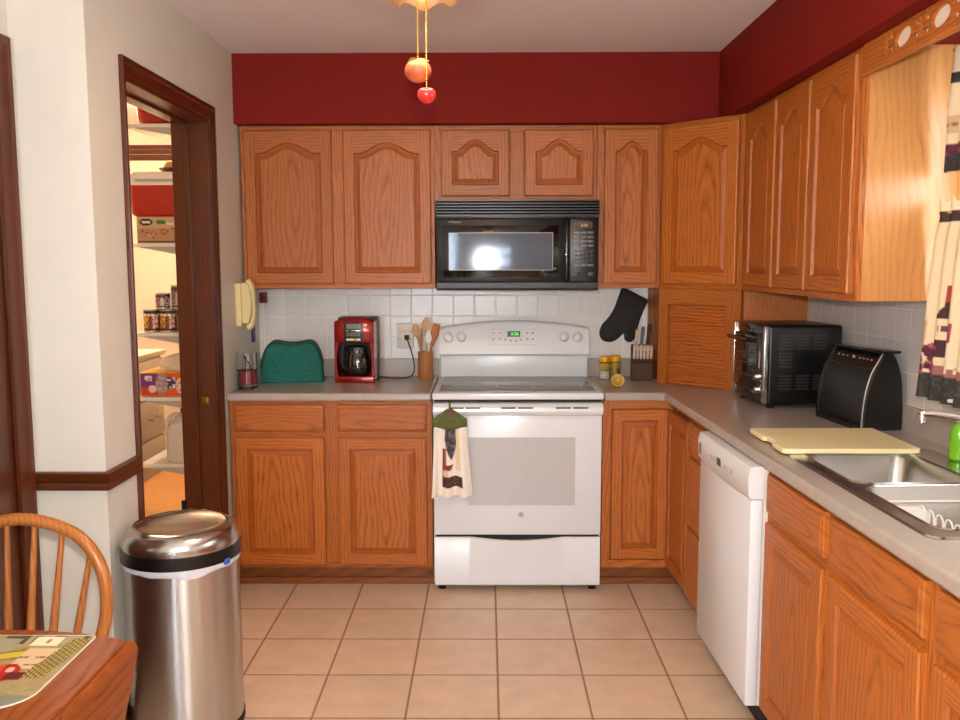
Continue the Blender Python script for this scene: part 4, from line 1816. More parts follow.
def kpt(x, y, z):
    return KB + Matrix.Rotation(KR, 3, 'Z') @ Vector((x, y, z))


def knife(name, label, group, base, dirv, ln, hw, ht, mat, bolster=True):
    t_ = bpy.data.objects.new(name, None)
    COL.objects.link(t_)
    t_.location = base
    dv = Vector(dirv).normalized()
    q = Vector((0, 0, 1)).rotation_difference(dv)
    t_.rotation_euler = q.to_euler()
    tag(t_, label, 'knife', group)
    m = MB()
    m.rings([rrect(-hw * s_, hw * s_, -ht * s_ + o_, ht * s_ + o_, z, min(hw, ht) * .6 * s_, 3) for z, s_, o_ in ((.012, .8, 0), (.02, 1, 0), (ln * .5, .86, 0), (ln * .85, 1.05, -.001), (ln, .8, -.002))], 0)
    h_ = m.build('handle', mat, t_)
    m = MB()
    m.box(-hw * .8, hw * .8, -ht * .8, ht * .8, -.002, .0135, 0, .002)
    m.build('bolster', 'chrome', t_)
    m = MB()
    for z in (ln * .3, ln * .65):
        m.ball((0, -ht, z), .0028, .0014, .0028, 8)
    m.build('rivets', 'chrome', h_)
    return t_


GK = 'knives in the walnut block'
fwd = Matrix.Rotation(KR, 3, 'Z') @ Vector((0, -.62, .78))
place = ['leftmost', 'second from left', 'third from left', 'third from right', 'second from right', 'rightmost']
for k in range(6):
    x = -.0405 + .0162 * k
    knife('steak_knife', 'pale-handled steak knife in the lower row of the block, %s' % place[k], GK, kpt(x, -.064, .103), Matrix.Rotation(KR, 3, 'Z') @ Vector((0, -.42, .91)), .082, .0068, .010, 'handle_pale')
up = Matrix.Rotation(KR, 3, 'Z') @ Vector((.06, -.35, 1))
knife('carving_knife', 'pale-handled carving knife at the upper left of the block', GK, kpt(-.030, .012, .156), Matrix.Rotation(KR, 3, 'Z') @ Vector((.08, -.35, 1)), .100, .008, .011, 'handle_pale')
knife('carving_knife', 'grey-handled carving knife at the upper middle of the block', GK, kpt(-.002, .012, .156), up, .112, .008, .012, 'grey')
knife('carving_knife', 'dark brown handled carving knife at the upper right of the block', GK, kpt(.028, .012, .156), up, .128, .009, .013, 'blockwood')

# oven mitt hanging on the tiles
mt = thing('oven_mitt', 'black quilted oven mitt hanging on the tiles above the knife block', 'oven mitt', (.566, -.0075, 1.346), 0)
out = [(.118, -.045), (.000, .012), (-.022, -.012), (-.050, -.090), (-.082, -.140), (-.112, -.175), (-.122, -.215), (-.108, -.245), (-.070, -.255), (-.035, -.240),
       (-.006, -.212), (.004, -.222), (.008, -.245), (.030, -.256), (.052, -.240), (.062, -.205), (.082, -.130)]
cl = catmull([(p_[0], 0, p_[1]) for p_ in out] + [(out[0][0], 0, out[0][1])], 4)[:-1]
ccx = sum(p_.x for p_ in cl) / len(cl)
ccz = sum(p_.z for p_ in cl) / len(cl)


def shrink(d_, y):
    n = len(cl)
    o_ = []
    for i in range(n):
        a, b = cl[i - 1], cl[(i + 1) % n]
        t_ = (b - a).normalized()
        nx = Vector((-t_.z, 0, t_.x))
        p_ = cl[i] + nx * d_
        q = cl[i] - nx * d_
        cen = Vector((ccx, 0, ccz))
        o_.append((cl[i].x + (nx.x * d_ if SGN > 0 else -nx.x * d_), y, cl[i].z + (nx.z * d_ if SGN > 0 else -nx.z * d_)))
    return o_


SGN = 1
# choose inward side by area test
ar = sum(cl[i - 1].x * cl[i].z - cl[i].x * cl[i - 1].z for i in range(len(cl)))
SGN = 1 if ar > 0 else -1
m = MB()
m.rings([shrink(.004, -.0005), shrink(0, -.006), shrink(.001, -.018), shrink(.004, -.026), shrink(.009, -.030)], 0)
m.build('quilted_body', 'mitt', mt, smooth=70)
m = MB()
m.tube([(p_.x, -.014, p_.z) for p_ in cl], .0042, 8, closed=True)
m.build('binding', 'blackm', mt)
m = MB()
m.tube(catmull([(.002, -.012, .008), (-.008, -.010, .024), (.004, -.008, .028), (.010, -.012, .010)], 5), .0028, 8)
m.build('hanging_loop', 'blackm', mt)

# ------------------------------------------------------------------ toaster oven
to = thing('toaster_oven', 'black and steel toaster oven on the corner of the counter', 'toaster oven', (.925, -.752, ZT), R(-84.8))
tw_, td, th = .335, .315, .330
m = MB()
m.box(0, tw_, .016, td, .018, th, 0, .010, 3)
bd = m.build('body', 'black', to)
m = MB()
m.box(.0, .012, -.002, .016, .018, th, 0, .004)
m.build('side_frame', 'steel', to)
m = MB()
m.box(tw_ - .022, tw_ + .002, -.004, .016, .018, th - .002, 0, .005)
m.build('side_frame', 'steel', to)
m = MB()
m.box(.015, tw_ - .022, .002, .016, .018, .062, 0, .003)
m.build('front_rail', 'blackg', to)
m = MB()
m.box(.015, tw_ - .022, .002, .016, th - .042, th, 0, .003)
m.build('front_rail', 'blackg', to)
m = MB()
m.box(.018, .252, -.004, .012, .066, th - .046, 0, .003)
dr = m.build('glass_door', 'carafe', to)
m = MB()
m.tube([(.030, -.004, th - .066), (.030, -.034, th - .062), (.240, -.034, th - .062), (.240, -.004, th - .066)], .009, 12)
m.build('door_handle', 'blackg', dr)
m = MB()
for z in (.115, .165, .205):
    for k in range(2):
        m.tube([(.03, -.0045, z + k * .004), (.24, -.0045, z + k * .004)], .0012, 6)
m.build('rack_wires', 'dkgrey', dr)
m = MB()
m.box(.254, tw_ - .023, -.001, .014, .062, th - .042, 0, .002)
cp2 = m.build('control_panel', 'dkgrey', to)
for z in (.060, .112):
    m = MB()
    m.lathe([(0, -.020), (.010, -.020), (.013, -.016), (.014, -.004), (.017, 0)], 24, (.285, -.001, z + .012), axis='Y', cap0=False, cap1=False)
    m.build('knob', 'steel', cp2)
m = MB()
m.box(.280, .288, -.003, .0, .160, .225)
m.build('indicator_strip', 'ltgrey', cp2)
m = MB()
for k in range(4):
    m.ball((.306, -.002, .068 + .020 * k), .0045, .003, .0045, 10)
m.build('indicator_buttons', 'ltgrey', cp2)
for blk_y in (.085, .155, .225):
    for k0, z0 in ((0, .075), (1, .165), (2, .235)):
        m = MB()
        if k0 == 1 and blk_y > .12:
            continue
        for k in range(5):
            m.box(tw_ - .0006, tw_ + .0012, blk_y - .026, blk_y + .026, z0 + .013 * k, z0 + .013 * k + .006)
        m.build('side_vent', 'dkgrey', bd)
for x in (.03, tw_ - .03):
    for y in (.04, td - .03):
        m = MB()
        m.lathe([(.012, 0), (.014, .004), (.014, .020)], 16, (x, y, 0))
        m.build('foot', 'blackm', to)

# ------------------------------------------------------------------ black toaster with an arched end
bt = thing('toaster', 'black wide-slot toaster with arched ends, beside the cutting board', 'toaster', (1.113, -1.215, ZT), R(-83))
bl = .338


def arch_prof(k=0.0):
    f_ = [(.0 + k, .0), (.002 + k, .06), (.010 + k, .128), (.027 + k, .192), (.050 + k * .6, .235), (.066, .262 - k), (.086, .272 - k)]
    b_ = [(.102, .258 - k), (.122 - k, .214), (.134 - k, .155), (.139 - k, .08), (.139 - k, .0)]
    return f_ + b_


def smooth2(pts, n=4):
    return [(p_.x, p_.z) for p_ in catmull([(a, 0, b) for a, b in pts], n)]


m = MB()
m.prism(smooth2(arch_prof(.010)), 'X', .012, bl - .012)
bdy = m.build('body', 'black', bt, smooth=50)
for x0 in (0, bl - .014):
    m = MB()
    m.prism(smooth2(arch_prof(0)), 'X', x0, x0 + .014)
    m.build('end_panel', 'black', bt, smooth=40, bev=.002)
for x in (bl - .0135,):
    m = MB()
    m.tube([(x, a - .001, b + .001) for a, b in smooth2(arch_prof(0)[:6])], .0028, 8)
    m.build('edge_trim', 'rib', bt)
m = MB()
q = smooth2(arch_prof(.010)[2:5])
m.rings([[(x, a - .003 - o_, b) for a, b in q] for x, o_ in ((.03, 0), (bl - .03, 0))], 0, False, False, closed=False)
m.build('front_window', 'black', bdy)
q2 = smooth2(arch_prof(.010)[4:6])
for k, x in enumerate((.055, .085, .115, .158, .200, .225, .250, .275)):
    m = MB()
    m.ball((x, .0590 - .004, .2385), .004 if x != .158 else .009, .003, .003 if x != .158 else .006, 10)
    m.build('button', 'ltgrey', bdy)
m = MB()
m.tube(catmull([(.02, .044, .212), (.09, .041, .206), (.115, .037, .196), (.158, .036, .193), (.20, .037, .196), (.225, .041, .206), (bl - .02, .044, .212)], 5), .003, 6)
m.build('panel_seam', 'dkgrey', bdy)
m = MB()
m.box(-.004, bl + .006, .058, .122, .266, .276, 0, .003)
m.build('top_lid', 'blackg', bt)
m = MB()
m.box(.035, bl - .035, -.018, .03, .001, .018, 0, .004)
m.build('crumb_tray', 'blackm', bt)

# ------------------------------------------------------------------ curtains
def grapes(y, z, pts, r):
    for (a, b, c_) in pts:
        dd_ = (y - a) ** 2 + (z - b) ** 2
        if dd_ < r * r:
            sh = 1 - .35 * (dd_ / (r * r))
            return tuple(int(v * sh) for v in c_)
    return None


rnd = random.Random(3)
gpts = [(.012 + rnd.random() * .090 + i * .33, 1.155 + rnd.random() * .085, rnd.choice([(160, 50, 84), (120, 34, 70), (188, 90, 110), (96, 30, 60)])) for i in range(2) for _ in range(60)]
gpts2 = [(a, b + .595, c_) for a, b, c_ in gpts]
CY0, CY1 = -1.868, -2.46


def cur_pos(u, v):
    # u along the window toward the camera, v down from the ruffle
    flare = .070 * v * (1 - u * .8)
    y = CY0 + flare + (CY1 - CY0) * u - .012 * math.exp(-((v - .085) / .05) ** 2)
    amp = .006 + .006 * v
    amp *= (1.5 if v < .06 else 1)
    x = 1.212 - .004 + amp * math.cos(u * 2 * PI * 9 + .6 * math.sin(v * 5)) - .010 * v
    z = 1.672 - .592 * v + (.008 * math.cos(u * 2 * PI * 18) if v < .02 else 0)
    return (x, y, z)


def cur_col(u, v):
    y = u * .58 + .0
    z = 1.672 - .592 * v
    c = (226, 206, 168)
    if v < .055:
        return (228, 212, 176)
    if v < .11:
        return (52, 44, 42)
    # pale pink buildings on the left edge
    if u < .07 and .60 < v < .76:
        c = (206, 168, 140)
    for x0 in (.118, .45):
        dx = (y - x0)
        if .42 < v < .78:
            hw = .0085 if v < .52 else min(.027, .0085 + (v - .52) * .36)
            if abs(dx) < hw:
                c = (64, 36, 38) if v > .50 else (158, 52, 40)
                if .585 < v < .69:
                    c = (222, 202, 164)
                    if .62 < v < .65 and abs(dx) < .018 and noise2(int(u * 150), 3) > .3:
                        c = (96, 70, 54)
        if .60 < v < .78 and .032 < dx < .052:
            c = (170, 60, 90) if v < .70 else (228, 214, 190)
    if .70 < v:
        g = grapes(y, z, gpts, .0085)
        if g and v < .89:
            c = g
        elif v > .865:
            k = noise2(int(u * 90), int(v * 70))
            c = (46, 46, 44) if k > .3 else (66, 66, 60)
        elif v > .82:
            c = (150, 96, 86) if noise2(int(u * 50), int(v * 40)) > .4 else c
    return c


ct = thing('cafe_curtain', 'lower cream cafe curtain printed with wine bottles and grapes, at the sink window', 'curtain', (0, 0, 0))
sheet('cloth', cur_pos, cur_col, 220, 170, ct, 'print', .0015)
m = MB()
m.tube([(1.212, -1.876, 1.634), (1.212, -2.93, 1.634)], .005, 10)
m.build('rod', 'brass', ct)


def val_pos(u, v):
    flare = .030 * v * (1 - u * .8)
    y = -1.902 + flare - .95 * u
    x = 1.212 + .012 * math.cos(u * 2 * PI * 14 + .5 * math.sin(v * 4))
    return (x, y, 2.105 - .352 * v)


def val_col(u, v):
    y = u * .95
    z = 2.105 - .352 * v
    c = (226, 206, 168)
    if .20 < v < .30:
        return (44, 38, 40)
    if v < .2:
        return (222, 196, 166)
    if .55 < v < .70 and (y % .16) < .09:
        c = (204, 170, 130)
        if .60 < v < .64 and (y % .02) < .012:
            c = (140, 100, 80)
    if .78 < v < .90:
        g = grapes(y % .34, z - .0, gpts2, .0125)
        c = g or ((120, 40, 60) if noise2(int(u * 120), int(v * 60)) > .45 else c)
    if v > .86:
        g = noise2(int(u * 120), int(v * 60))
        c = (40, 38, 40) if g > .3 else (58, 56, 56)
    return c


ct = thing('valance_curtain', 'upper short cream curtain with grape print, behind the fretwork board', 'curtain', (0, 0, 0))
sheet('cloth', val_pos, val_col, 150, 70, ct, 'print', .0015)
m = MB()
m.tube([(1.212, -1.906, 2.098), (1.212, -2.93, 2.098)], .005, 10)
m.build('rod', 'brass', ct)

# ------------------------------------------------------------------ trash can
tr = thing('trash_can', 'tall round stainless steel trash can with a domed lid, by the pantry door', 'trash can', (-1.118, -1.800, 0))
rb = .177
m = MB()
m.lathe([(rb - .002, 0), (rb + .004, .004), (rb + .004, .022), (rb, .026)], 56)
m.build('base_ring', 'blackm', tr)
m = MB()
m.lathe([(rb, .024), (rb, .560)], 64)
m.build('body', 'can', tr)
m = MB()
prof = [(rb + .001, .546), (rb + .004, .552), (rb + .006, .572), (rb + .003, .575)]
rg = []
for i, (r_, z_) in enumerate(prof):
    rg.append([((r_ + .0015 * math.sin(k * 2.1)) * math.cos(2 * PI * k / 64), (r_ + .0015 * math.sin(k * 2.1)) * math.sin(2 * PI * k / 64),
                z_ + (.004 * math.sin(k * .8) + .006 * math.sin(k * .33) if i == 0 else 0)) for k in range(64)])
m.rings(rg, 0, False, False)
m.build('bag_edge', 'liner', tr)
m = MB()
m.box(-.012, .012, -.004, .004, -.009, .009, 0, .003)
a = R(-25)
m.build('bag_tie', 'blue', tr, loc=((rb + .008) * math.cos(a), (rb + .008) * math.sin(a), .567), rot=(0, 0, a + PI / 2))
m = MB()
m.lathe([(rb + .001, .566), (rb + .008, .568), (rb + .008, .608), (rb + .002, .610)], 64)
m.build('band', 'black', tr)
m = MB()
m.lathe([(rb + .005, .608), (rb + .006, .618), (rb + .003, .636), (rb - .010, .658), (rb - .030, .670), (rb - .033, .669)], 64, cap0=False, cap1=False)
m.build('lid_ring', 'steelh', tr, smooth=60)
m = MB()
m.lathe([(rb - .035, .667), (rb - .039, .669), (rb - .042, .667), (rb - .060, .661), (rb - .10, .654), (.03, .650), (0, .650)], 64, cap0=False, cap1=False)
m.build('swing_flap', 'steelh', tr, smooth=60)
m = MB()
m.lathe([(rb - .032, .669), (rb - .032, .662), (rb - .036, .662), (rb - .036, .668)], 64, cap0=False, cap1=False)
m.build('flap_gap', 'blackm', tr)

# ------------------------------------------------------------------ table, placemat, chair
TC = Vector((-1.164, -3.45))
TR_, TH_, TN = .63, .312, 2.4


def tedge(x):
    return TR_ * max(0, 1 - (abs(x) / TR_) ** TN) ** (1 / TN)


tb = thing('drop_leaf_table', 'round cherry-stained drop-leaf table with its leaf hanging down', 'table', (TC.x, TC.y, 0))
N = 24
poly = [(TH_ - 2 * TH_ * k / N, tedge(TH_ - 2 * TH_ * k / N)) for k in range(N + 1)]
poly += [(-x, -y) for x, y in poly]
m = MB()
m.prism(poly, 'Z', .730, .750)
m.build('tabletop', 'table', tb, bev=.005, seg=3)
hl = tedge(TH_)
for sx in (1, -1):
    m = MB()
    # leaf: rule joint bends over the edge, then the segment of the circle hangs plumb
    rg = []
    M_ = 26
    outline = []
    for k in range(M_ + 1):
        s_ = -1 + 2 * k / M_
        yy = hl * s_
        dep = tedge(yy) - TH_
        outline.append((yy, dep))
    front = [(TH_ + .0015, -.004), (TH_ + .004, -.0005), (TH_ + .010, -.0015), (TH_ + .016, -.006), (TH_ + .0195, -.013)]
    strips = []
    for yy, dep in outline:
        col_ = [(sx * x, yy, .749 + z) for x, z in front]
        col_.append((sx * (TH_ + .0205), yy, .749 - max(dep, .02)))
        col_.append((sx * (TH_ + .0205 - .018), yy, .749 - max(dep, .02)))
        col_.append((sx * (TH_ + .003), yy, .749 - .016))
        strips.append(col_)
    m.rings(strips, 0)
    m.build('leaf', 'table', tb, smooth=40)
for sx in (-1, 1):
    for sy in (-1, 1):
        m = MB()
        m.lathe([(.017, 0), (.022, .03), (.026, .25), (.032, .45), (.024, .50), (.034, .53), (.034, .60), (.028, .62), (.032, .729)], 20, (sx * .22, sy * .40, 0))
        m.build('leg', 'table', tb)
m = MB()
m.box(-.24, .24, -.42, .42, .64, .7295)
m.build('apron', 'table', tb, bev=.003)


def pm_col(u, v):
    # u: 0 left .. 1 right, v: 0 far .. 1 near
    u0, u = u, (u - .45) / .55
    n = noise2(int(u * 30), int(v * 40))
    c = (142 + int(22 * n), 128 + int(18 * n), 92)
    if v < .14:
        c = (70, 62, 40) if noise2(int(u * 18), 3) > .45 else (160, 146, 104)
    if .10 < u < .34 and .06 < v < .30:
        c = (150, 148, 120)
    if .46 < u < .72 and .03 < v < .17:
        c = (226, 216, 184)
        if abs(u - .60) < .02 and abs(v - .10) < .03:
            c = (150, 120, 70)
    if .20 < u < .62 and .22 < v < .40 and abs(v - .31 - (.4 - u) * .25) < .07:
        c = (196, 172, 58) if abs(v - .31 - (.4 - u) * .25) < .045 else (120, 100, 50)
    # label with curly writing
    if .50 < u < .84 and .20 < v < .50:
        c = (206, 176, 138)
        if (abs(v - .34) < .014 or abs(v - .44) < .008) and u < .76 and noise2(int(u * 60), int(v * 40)) > .35:
            c = (120, 84, 58)
    # green grapes cluster down the right side
    du_ = u - .86
    if abs(du_ + (v - .3) * .22) < .10 and .06 < v < .62:
        gx, gv = u * 30, v * 24 + (int(u * 30) % 2) * .5
        fx, fy = (gx % 1) - .5, (gv % 1) - .5
        d_ = fx * fx + fy * fy
        c = (186, 164, 84) if d_ < .10 else ((132, 110, 48) if d_ < .2 else (74, 60, 34))
    # red wine glass lying across
    du, dv_ = u - .50, v - .56
    if (du / .15) ** 2 + (dv_ / .13) ** 2 < 1:
        c = (166, 30, 24)
        if du < -.02 and dv_ < -.02:
            c = (196, 70, 50)
        if (du - .05) ** 2 + (dv_ + .05) ** 2 < .0012:
            c = (226, 170, 150)
    if du > .06 and abs(dv_ - .03) < .05 and du < .22:
        c = (96, 22, 24)
    if u < .44 and abs(v - .80 + (u - .3) * .4) < .07:
        c = (52, 26, 26)
    if u < .24 and .46 < v < .70:
        c = (64, 52, 40)
    if v > .84 and u > .2:
        c = (120, 124, 104)
    if u0 < .006 or u > .985 or v < .014 or v > .985:
        return (206, 200, 180)
    return c


def pm_pos(u, v):
    # rounded far-right corner of a rectangular mat
    x = -1.302 + .385 * u
    y = -2.855 - .30 * v
    # round the corners
    r_ = .014 if v < .5 else .07
    ux, vy = x - (-1.1095), y - (-3.005)
    hx, hy = .1925 - r_, .15 - r_
    ox, oy = max(abs(ux) - hx, 0), max(abs(vy) - hy, 0)
    mx = max(ox, oy)
    ln_ = math.hypot(ox, oy)
    if ln_ > 1e-6 and ox > 0 and oy > 0:
        f_ = mx / ln_
        ux = math.copysign(hx + ox * f_, ux)
        vy = math.copysign(hy + oy * f_, vy)
    return (-1.1095 + ux, -3.005 + vy, .7515)


o = sheet('placemat', pm_pos, pm_col, 190, 110, None, 'card', .0015)
tag(o, 'placemat printed with wine bottles and grapes, on the dining table', 'placemat')

CH = (-1.284, -2.66)
chr_ = thing('windsor_chair', 'honey oak bow-back spindle chair pulled up to the dining table', 'chair', (CH[0], CH[1], 0))
m = MB()
so = []
for k in range(36):
    a = 2 * PI * k / 36
    rx = .205 + .012 * math.sin(a)
    ry = .200
    so.append((rx * math.cos(a) * (1.02 - .05 * math.sin(a)), ry * math.sin(a)))
m.rings([[(x * s_, y * s_, z) for x, y in so] for z, s_ in ((.425, .94), (.432, .99), (.445, 1.0), (.455, .98), (.450, .80), (.446, .3))], 0)
m.build('seat', 'chairwood', chr_, smooth=50)


def lean(z):
    return .165 + (z - .45) * .13


bow = catmull([(-.165, lean(.45), .448), (-.196, lean(.56), .56), (-.214, lean(.66), .66), (-.196, lean(.758), .758), (-.130, lean(.834), .834), (0, lean(.868), .868),
               (.130, lean(.834), .834), (.196, lean(.758), .758), (.214, lean(.66), .66), (.196, lean(.56), .56), (.165, lean(.45), .448)], 7)
m = MB()
m.tube(bow, .0155, 14)
m.build('bow', 'chairwood', chr_, smooth=60)
for k in range(6):
    f_ = (k - 2.5) / 2.5
    xb, xt = .118 * f_, .172 * f_
    zt_ = .660 + .208 * math.sqrt(max(0, 1 - (xt / .214) ** 2))
    m = MB()
    z1_ = zt_ - .004
    m.tube([(xb + (xt - xb) * q, lean(.45 + (z1_ - .45) * q), .448 + (z1_ - .448) * q) for q in (0, .2, .35, .6, 1)], [.0075, .0095, .0105, .0085, .0065], 12)
    m.build('spindle', 'chairwood', chr_)
for sx in (-1, 1):
    for sy in (-1, 1):
        m = MB()
        m.tube([(sx * (.205 - .07 * q), sy * (.20 - .07 * q), .430 * q) for q in (0, .25, .5, .75, 1)], [.013, .019, .022, .019, .015], 14)
        m.build('leg', 'chairwood', chr_)
m = MB()
for sx in (-1, 1):
    m.tube([(sx * .176, -.171, .18), (sx * .176, 0, .18), (sx * .176, .171, .18)], [.008, .013, .008], 12)
m.tube([(-.176, 0, .18), (0, 0, .18), (.176, 0, .18)], [.008, .013, .008], 12)
m.build('stretcher', 'chairwood', chr_)

# ------------------------------------------------------------------ ceiling fan light with pull chains
fn = thing('ceiling_fan', 'ceiling fan with tulip glass lights above the kitchen floor', 'ceiling fan', (FAN[0], FAN[1], 0))
m = MB()
m.lathe([(.07, ZC - .0005), (.07, ZC - .03), (.02, ZC - .05), (.02, ZC - .07), (.10, ZC - .08), (.115, ZC - .11), (.115, ZC - .15), (.08, ZC - .17), (.05, ZC - .18), (.05, ZC - .24), (.02, ZC - .26)], 36)
m.build('motor_housing', 'brass', fn)
for k in range(5):
    a = R(18 + 72 * k)
    m = MB()
    m.prism([(.10, -.02), (.16, -.05), (.22, -.062), (.56, -.070), (.60, -.05), (.61, 0), (.60, .05), (.56, .070), (.22, .062), (.16, .05), (.10, .02)], 'Z', ZC - .128, ZC - .121)
    m.build('blade', 'oak_h', fn, rot=(0, 0, a))
for k in range(4):
    a = R(90 * k)
    m = MB()
    pf = [(.024, .0), (.040, -.02), (.054, -.05), (.066, -.08), (.084, -.105)]
    rg = []
    for r_, z_ in pf:
        sc_ = (z_ / -.105) ** 3
        rg.append([(r_ * (1 + .08 * sc_ * math.cos(7 * t)) * math.cos(t), r_ * (1 + .08 * sc_ * math.cos(7 * t)) * math.sin(t), z_ + .010 * sc_ * math.cos(7 * t)) for t in [2 * PI * q / 48 for q in range(48)]])
    m.rings(rg, 0, False, False)
    so_ = m.build('glass_shade', 'shade', fn, loc=(.105 * math.cos(a), .105 * math.sin(a), ZC - .236), rot=(0, R(-32), a), smooth=60)
    md = so_.modifiers.new('thick', 'SOLIDIFY')
    md.thickness = .003
    m = MB()
    m.tube(catmull([(.03 * math.cos(a), .03 * math.sin(a), ZC - .235), (.075 * math.cos(a), .075 * math.sin(a), ZC - .225), (.105 * math.cos(a), .105 * math.sin(a), ZC - .247)], 5), .008, 10)
    m.build('lamp_arm', 'brass', fn)


def beads(m, x, y, z0, z1, pitch=.0052, r=.0021):
    n = int((z1 - z0) / pitch)
    for k in range(n + 1):
        z = z0 + (z1 - z0) * k / n
        m.lathe([(0, -r), (r * .8, -r * .6), (r, 0), (r * .8, r * .6), (0, r)], 6, (x, y, z), cap0=False, cap1=False)
    m.tube([(x, y, z0), (x, y, z1)], r * .4, 5)


pc = thing('pull_chain', 'shorter brass bead pull chain ending in a peach ornament with leaves', 'pull chain', (-.2925, -2.5, 0))
m = MB()
beads(m, .0, 0, 1.948, ZC - .25)
m.build('chain', 'brass', pc)
m = MB()
prof = []
for k in range(15):
    t = PI * k / 14
    prof.append((.0285 * math.sin(t) * (1 + .06 * math.sin(t)), .0265 * -math.cos(t) + (.006 * math.exp(-(t - PI) ** 2 * 8) * -1)))
m.lathe(prof, 28, (0.0, 0, 1.921), cap0=False, cap1=False)
m.build('peach', 'peach', pc, smooth=80)
for dx, rz_ in ((.012, .2), (-.010, 2.7)):
    m = MB()
    rg = []
    for q in range(7):
        f_ = q / 6
        hw = .0085 * math.sin(PI * min(.98, max(.03, f_)))
        rg.append([(-.004 + .030 * f_, -hw, .0015 * math.sin(f_ * 3)), (-.004 + .030 * f_, 0, .003 * math.sin(f_ * 3) + .0018), (-.004 + .030 * f_, hw, .0015 * math.sin(f_ * 3)), (-.004 + .030 * f_, 0, -.0005)])
    m.rings(rg, 0)
    m.build('leaf', 'leaf', pc, loc=(0, -.012, 1.944), rot=(.5, .15, rz_))
pc = thing('pull_chain', 'brass bead pull chain hanging lowest, ending in a small red apple', 'pull chain', (-.2715, -2.532, 0))
m = MB()
beads(m, .0, 0, 1.880, ZC - .25)
m.build('chain', 'brass', pc)
m = MB()
prof = []
for k in range(15):
    t = PI * k / 14
    prof.append((.0200 * math.sin(t) * (1.02 + .10 * math.cos(PI - t)), .0185 * -math.cos(t) - .004 * math.exp(-((t - PI) / .45) ** 2)))
m.lathe(prof, 26, (0.0, 0, 1.862), cap0=False, cap1=False)
m.build('apple', 'apple', pc, smooth=80)

# ------------------------------------------------------------------ pantry beyond the door
PX0, PY0, PY1 = -3.05, -1.72, 1.75
struct(MB().box(PX0 - .1, XP, PY0 - .1, PY1 + .1, -.08, -.0005).build('floor_pantry', 'pfloor'))
struct(MB().box(PX0 - .1, XP - .0, PY0 - .1, PY1 + .1, ZC, ZC + .06).build('ceiling_pantry', 'ceil'))
struct(MB().box(PX0 - .1, PX0, PY0 - .1, PY1 + .1, 0, ZC).build('wall_pantry_left', 'offwhite'))
struct(MB().box(PX0, XP, PY1, PY1 + .1, 0, ZC).build('wall_pantry_far', 'offwhite'))
struct(MB().box(PX0, XD - .121, PY0 - .1, PY0, 0, ZC).build('wall_pantry_near', 'offwhite'))
struct(MB().box(XP, XP + .02, .121, PY1, 0, ZC).build('wall_pantry_right', 'offwhite'))
# far door with a brown frame
m = MB()
m.box(-2.92, -2.83, PY1 - .02, PY1 - .0005, 0, 2.21)
m.box(-2.05, -1.98, PY1 - .02, PY1 - .0005, 0, 2.21)
m.box(-2.92, -1.98, PY1 - .022, PY1 - .0005, 2.21, 2.25, 1)
m.box(-2.92, -1.98, PY1 - .030, PY1 - .0005, 2.255, 2.285, 1)
m.box(-2.94, -1.96, PY1 - .036, PY1 - .0005, 2.29, 2.315, 1)
struct(m.build('trim_4', ['mahog', 'mahog_x'], bev=.003))
m = MB()
m.box(-2.83, -2.05, PY1 - .012, PY1 - .0005, 0.01, 2.21)
struct(m.build('door_3', 'offwhite'))

SHX0, SHX1, SHY0, SHY1 = -1.802, XP - .001, -.40, .50
shelf_z = [2.133, 1.588, 1.168, .860, .537]
names = ['topmost white pantry shelf, carrying the red bin', 'white pantry shelf under the cooler and printed box', 'white pantry shelf holding the stacked food cans',
         'white pantry shelf holding the purple and orange pack', 'lowest white pantry shelf, holding the water jug']
for z, nm in zip(shelf_z, names):
    s_ = thing('pantry_shelf', nm, 'shelf', (0, 0, 0), 0, 'shelves along the pantry wall')
    m = MB()
    m.box(SHX0, SHX1, SHY0, SHY1, z - .018, z, 0, .003)
    m.build('board', 'whitep', s_)
    for yb in (SHY0 + .004, SHY1 - .012):
        m = MB()
        m.prism([(SHX0 + .045, z - .0185), (SHX1, z - .0185), (SHX1, z - .072), (SHX1 - .05, z - .068), (SHX0 + .055, z - .024)], 'Y', yb, yb + .008)
        m.build('bracket', 'ltgrey', s_)

# red bin on the top shelf
bn = thing('storage_bin', 'red rounded bin on the topmost pantry shelf', 'bin', (-1.632, -.19, shelf_z[0] + .0005))
m = MB()
m.rings([rrect(-.135, .115, -.185, .20, z, .05) if s_ == 0 else rrect(-.135 - s_, .115 + s_, -.185 - s_, .2 + s_, z, .05) for z, s_ in ((0, -.03), (.004, -.016), (.018, -.004), (.05, 0), (.18, .008))], 0)
m.build('tub', 'coolred', bn)
m = MB()
m.rings([rrect(-.15, .118, -.20, .215, z, .05) for z in (.18, .196)], 0)
m.build('lid', 'coolred', bn)
# box, cooler, basket
bx = thing('food_box', 'long printed cardboard food box lying under the red cooler', 'box', (-1.655, -.385, shelf_z[1] + .0005))
m = MB()
m.box(-.118, .140, 0, .50, 0, .122, 0, .002)
m.build('carton', 'bread', bx)


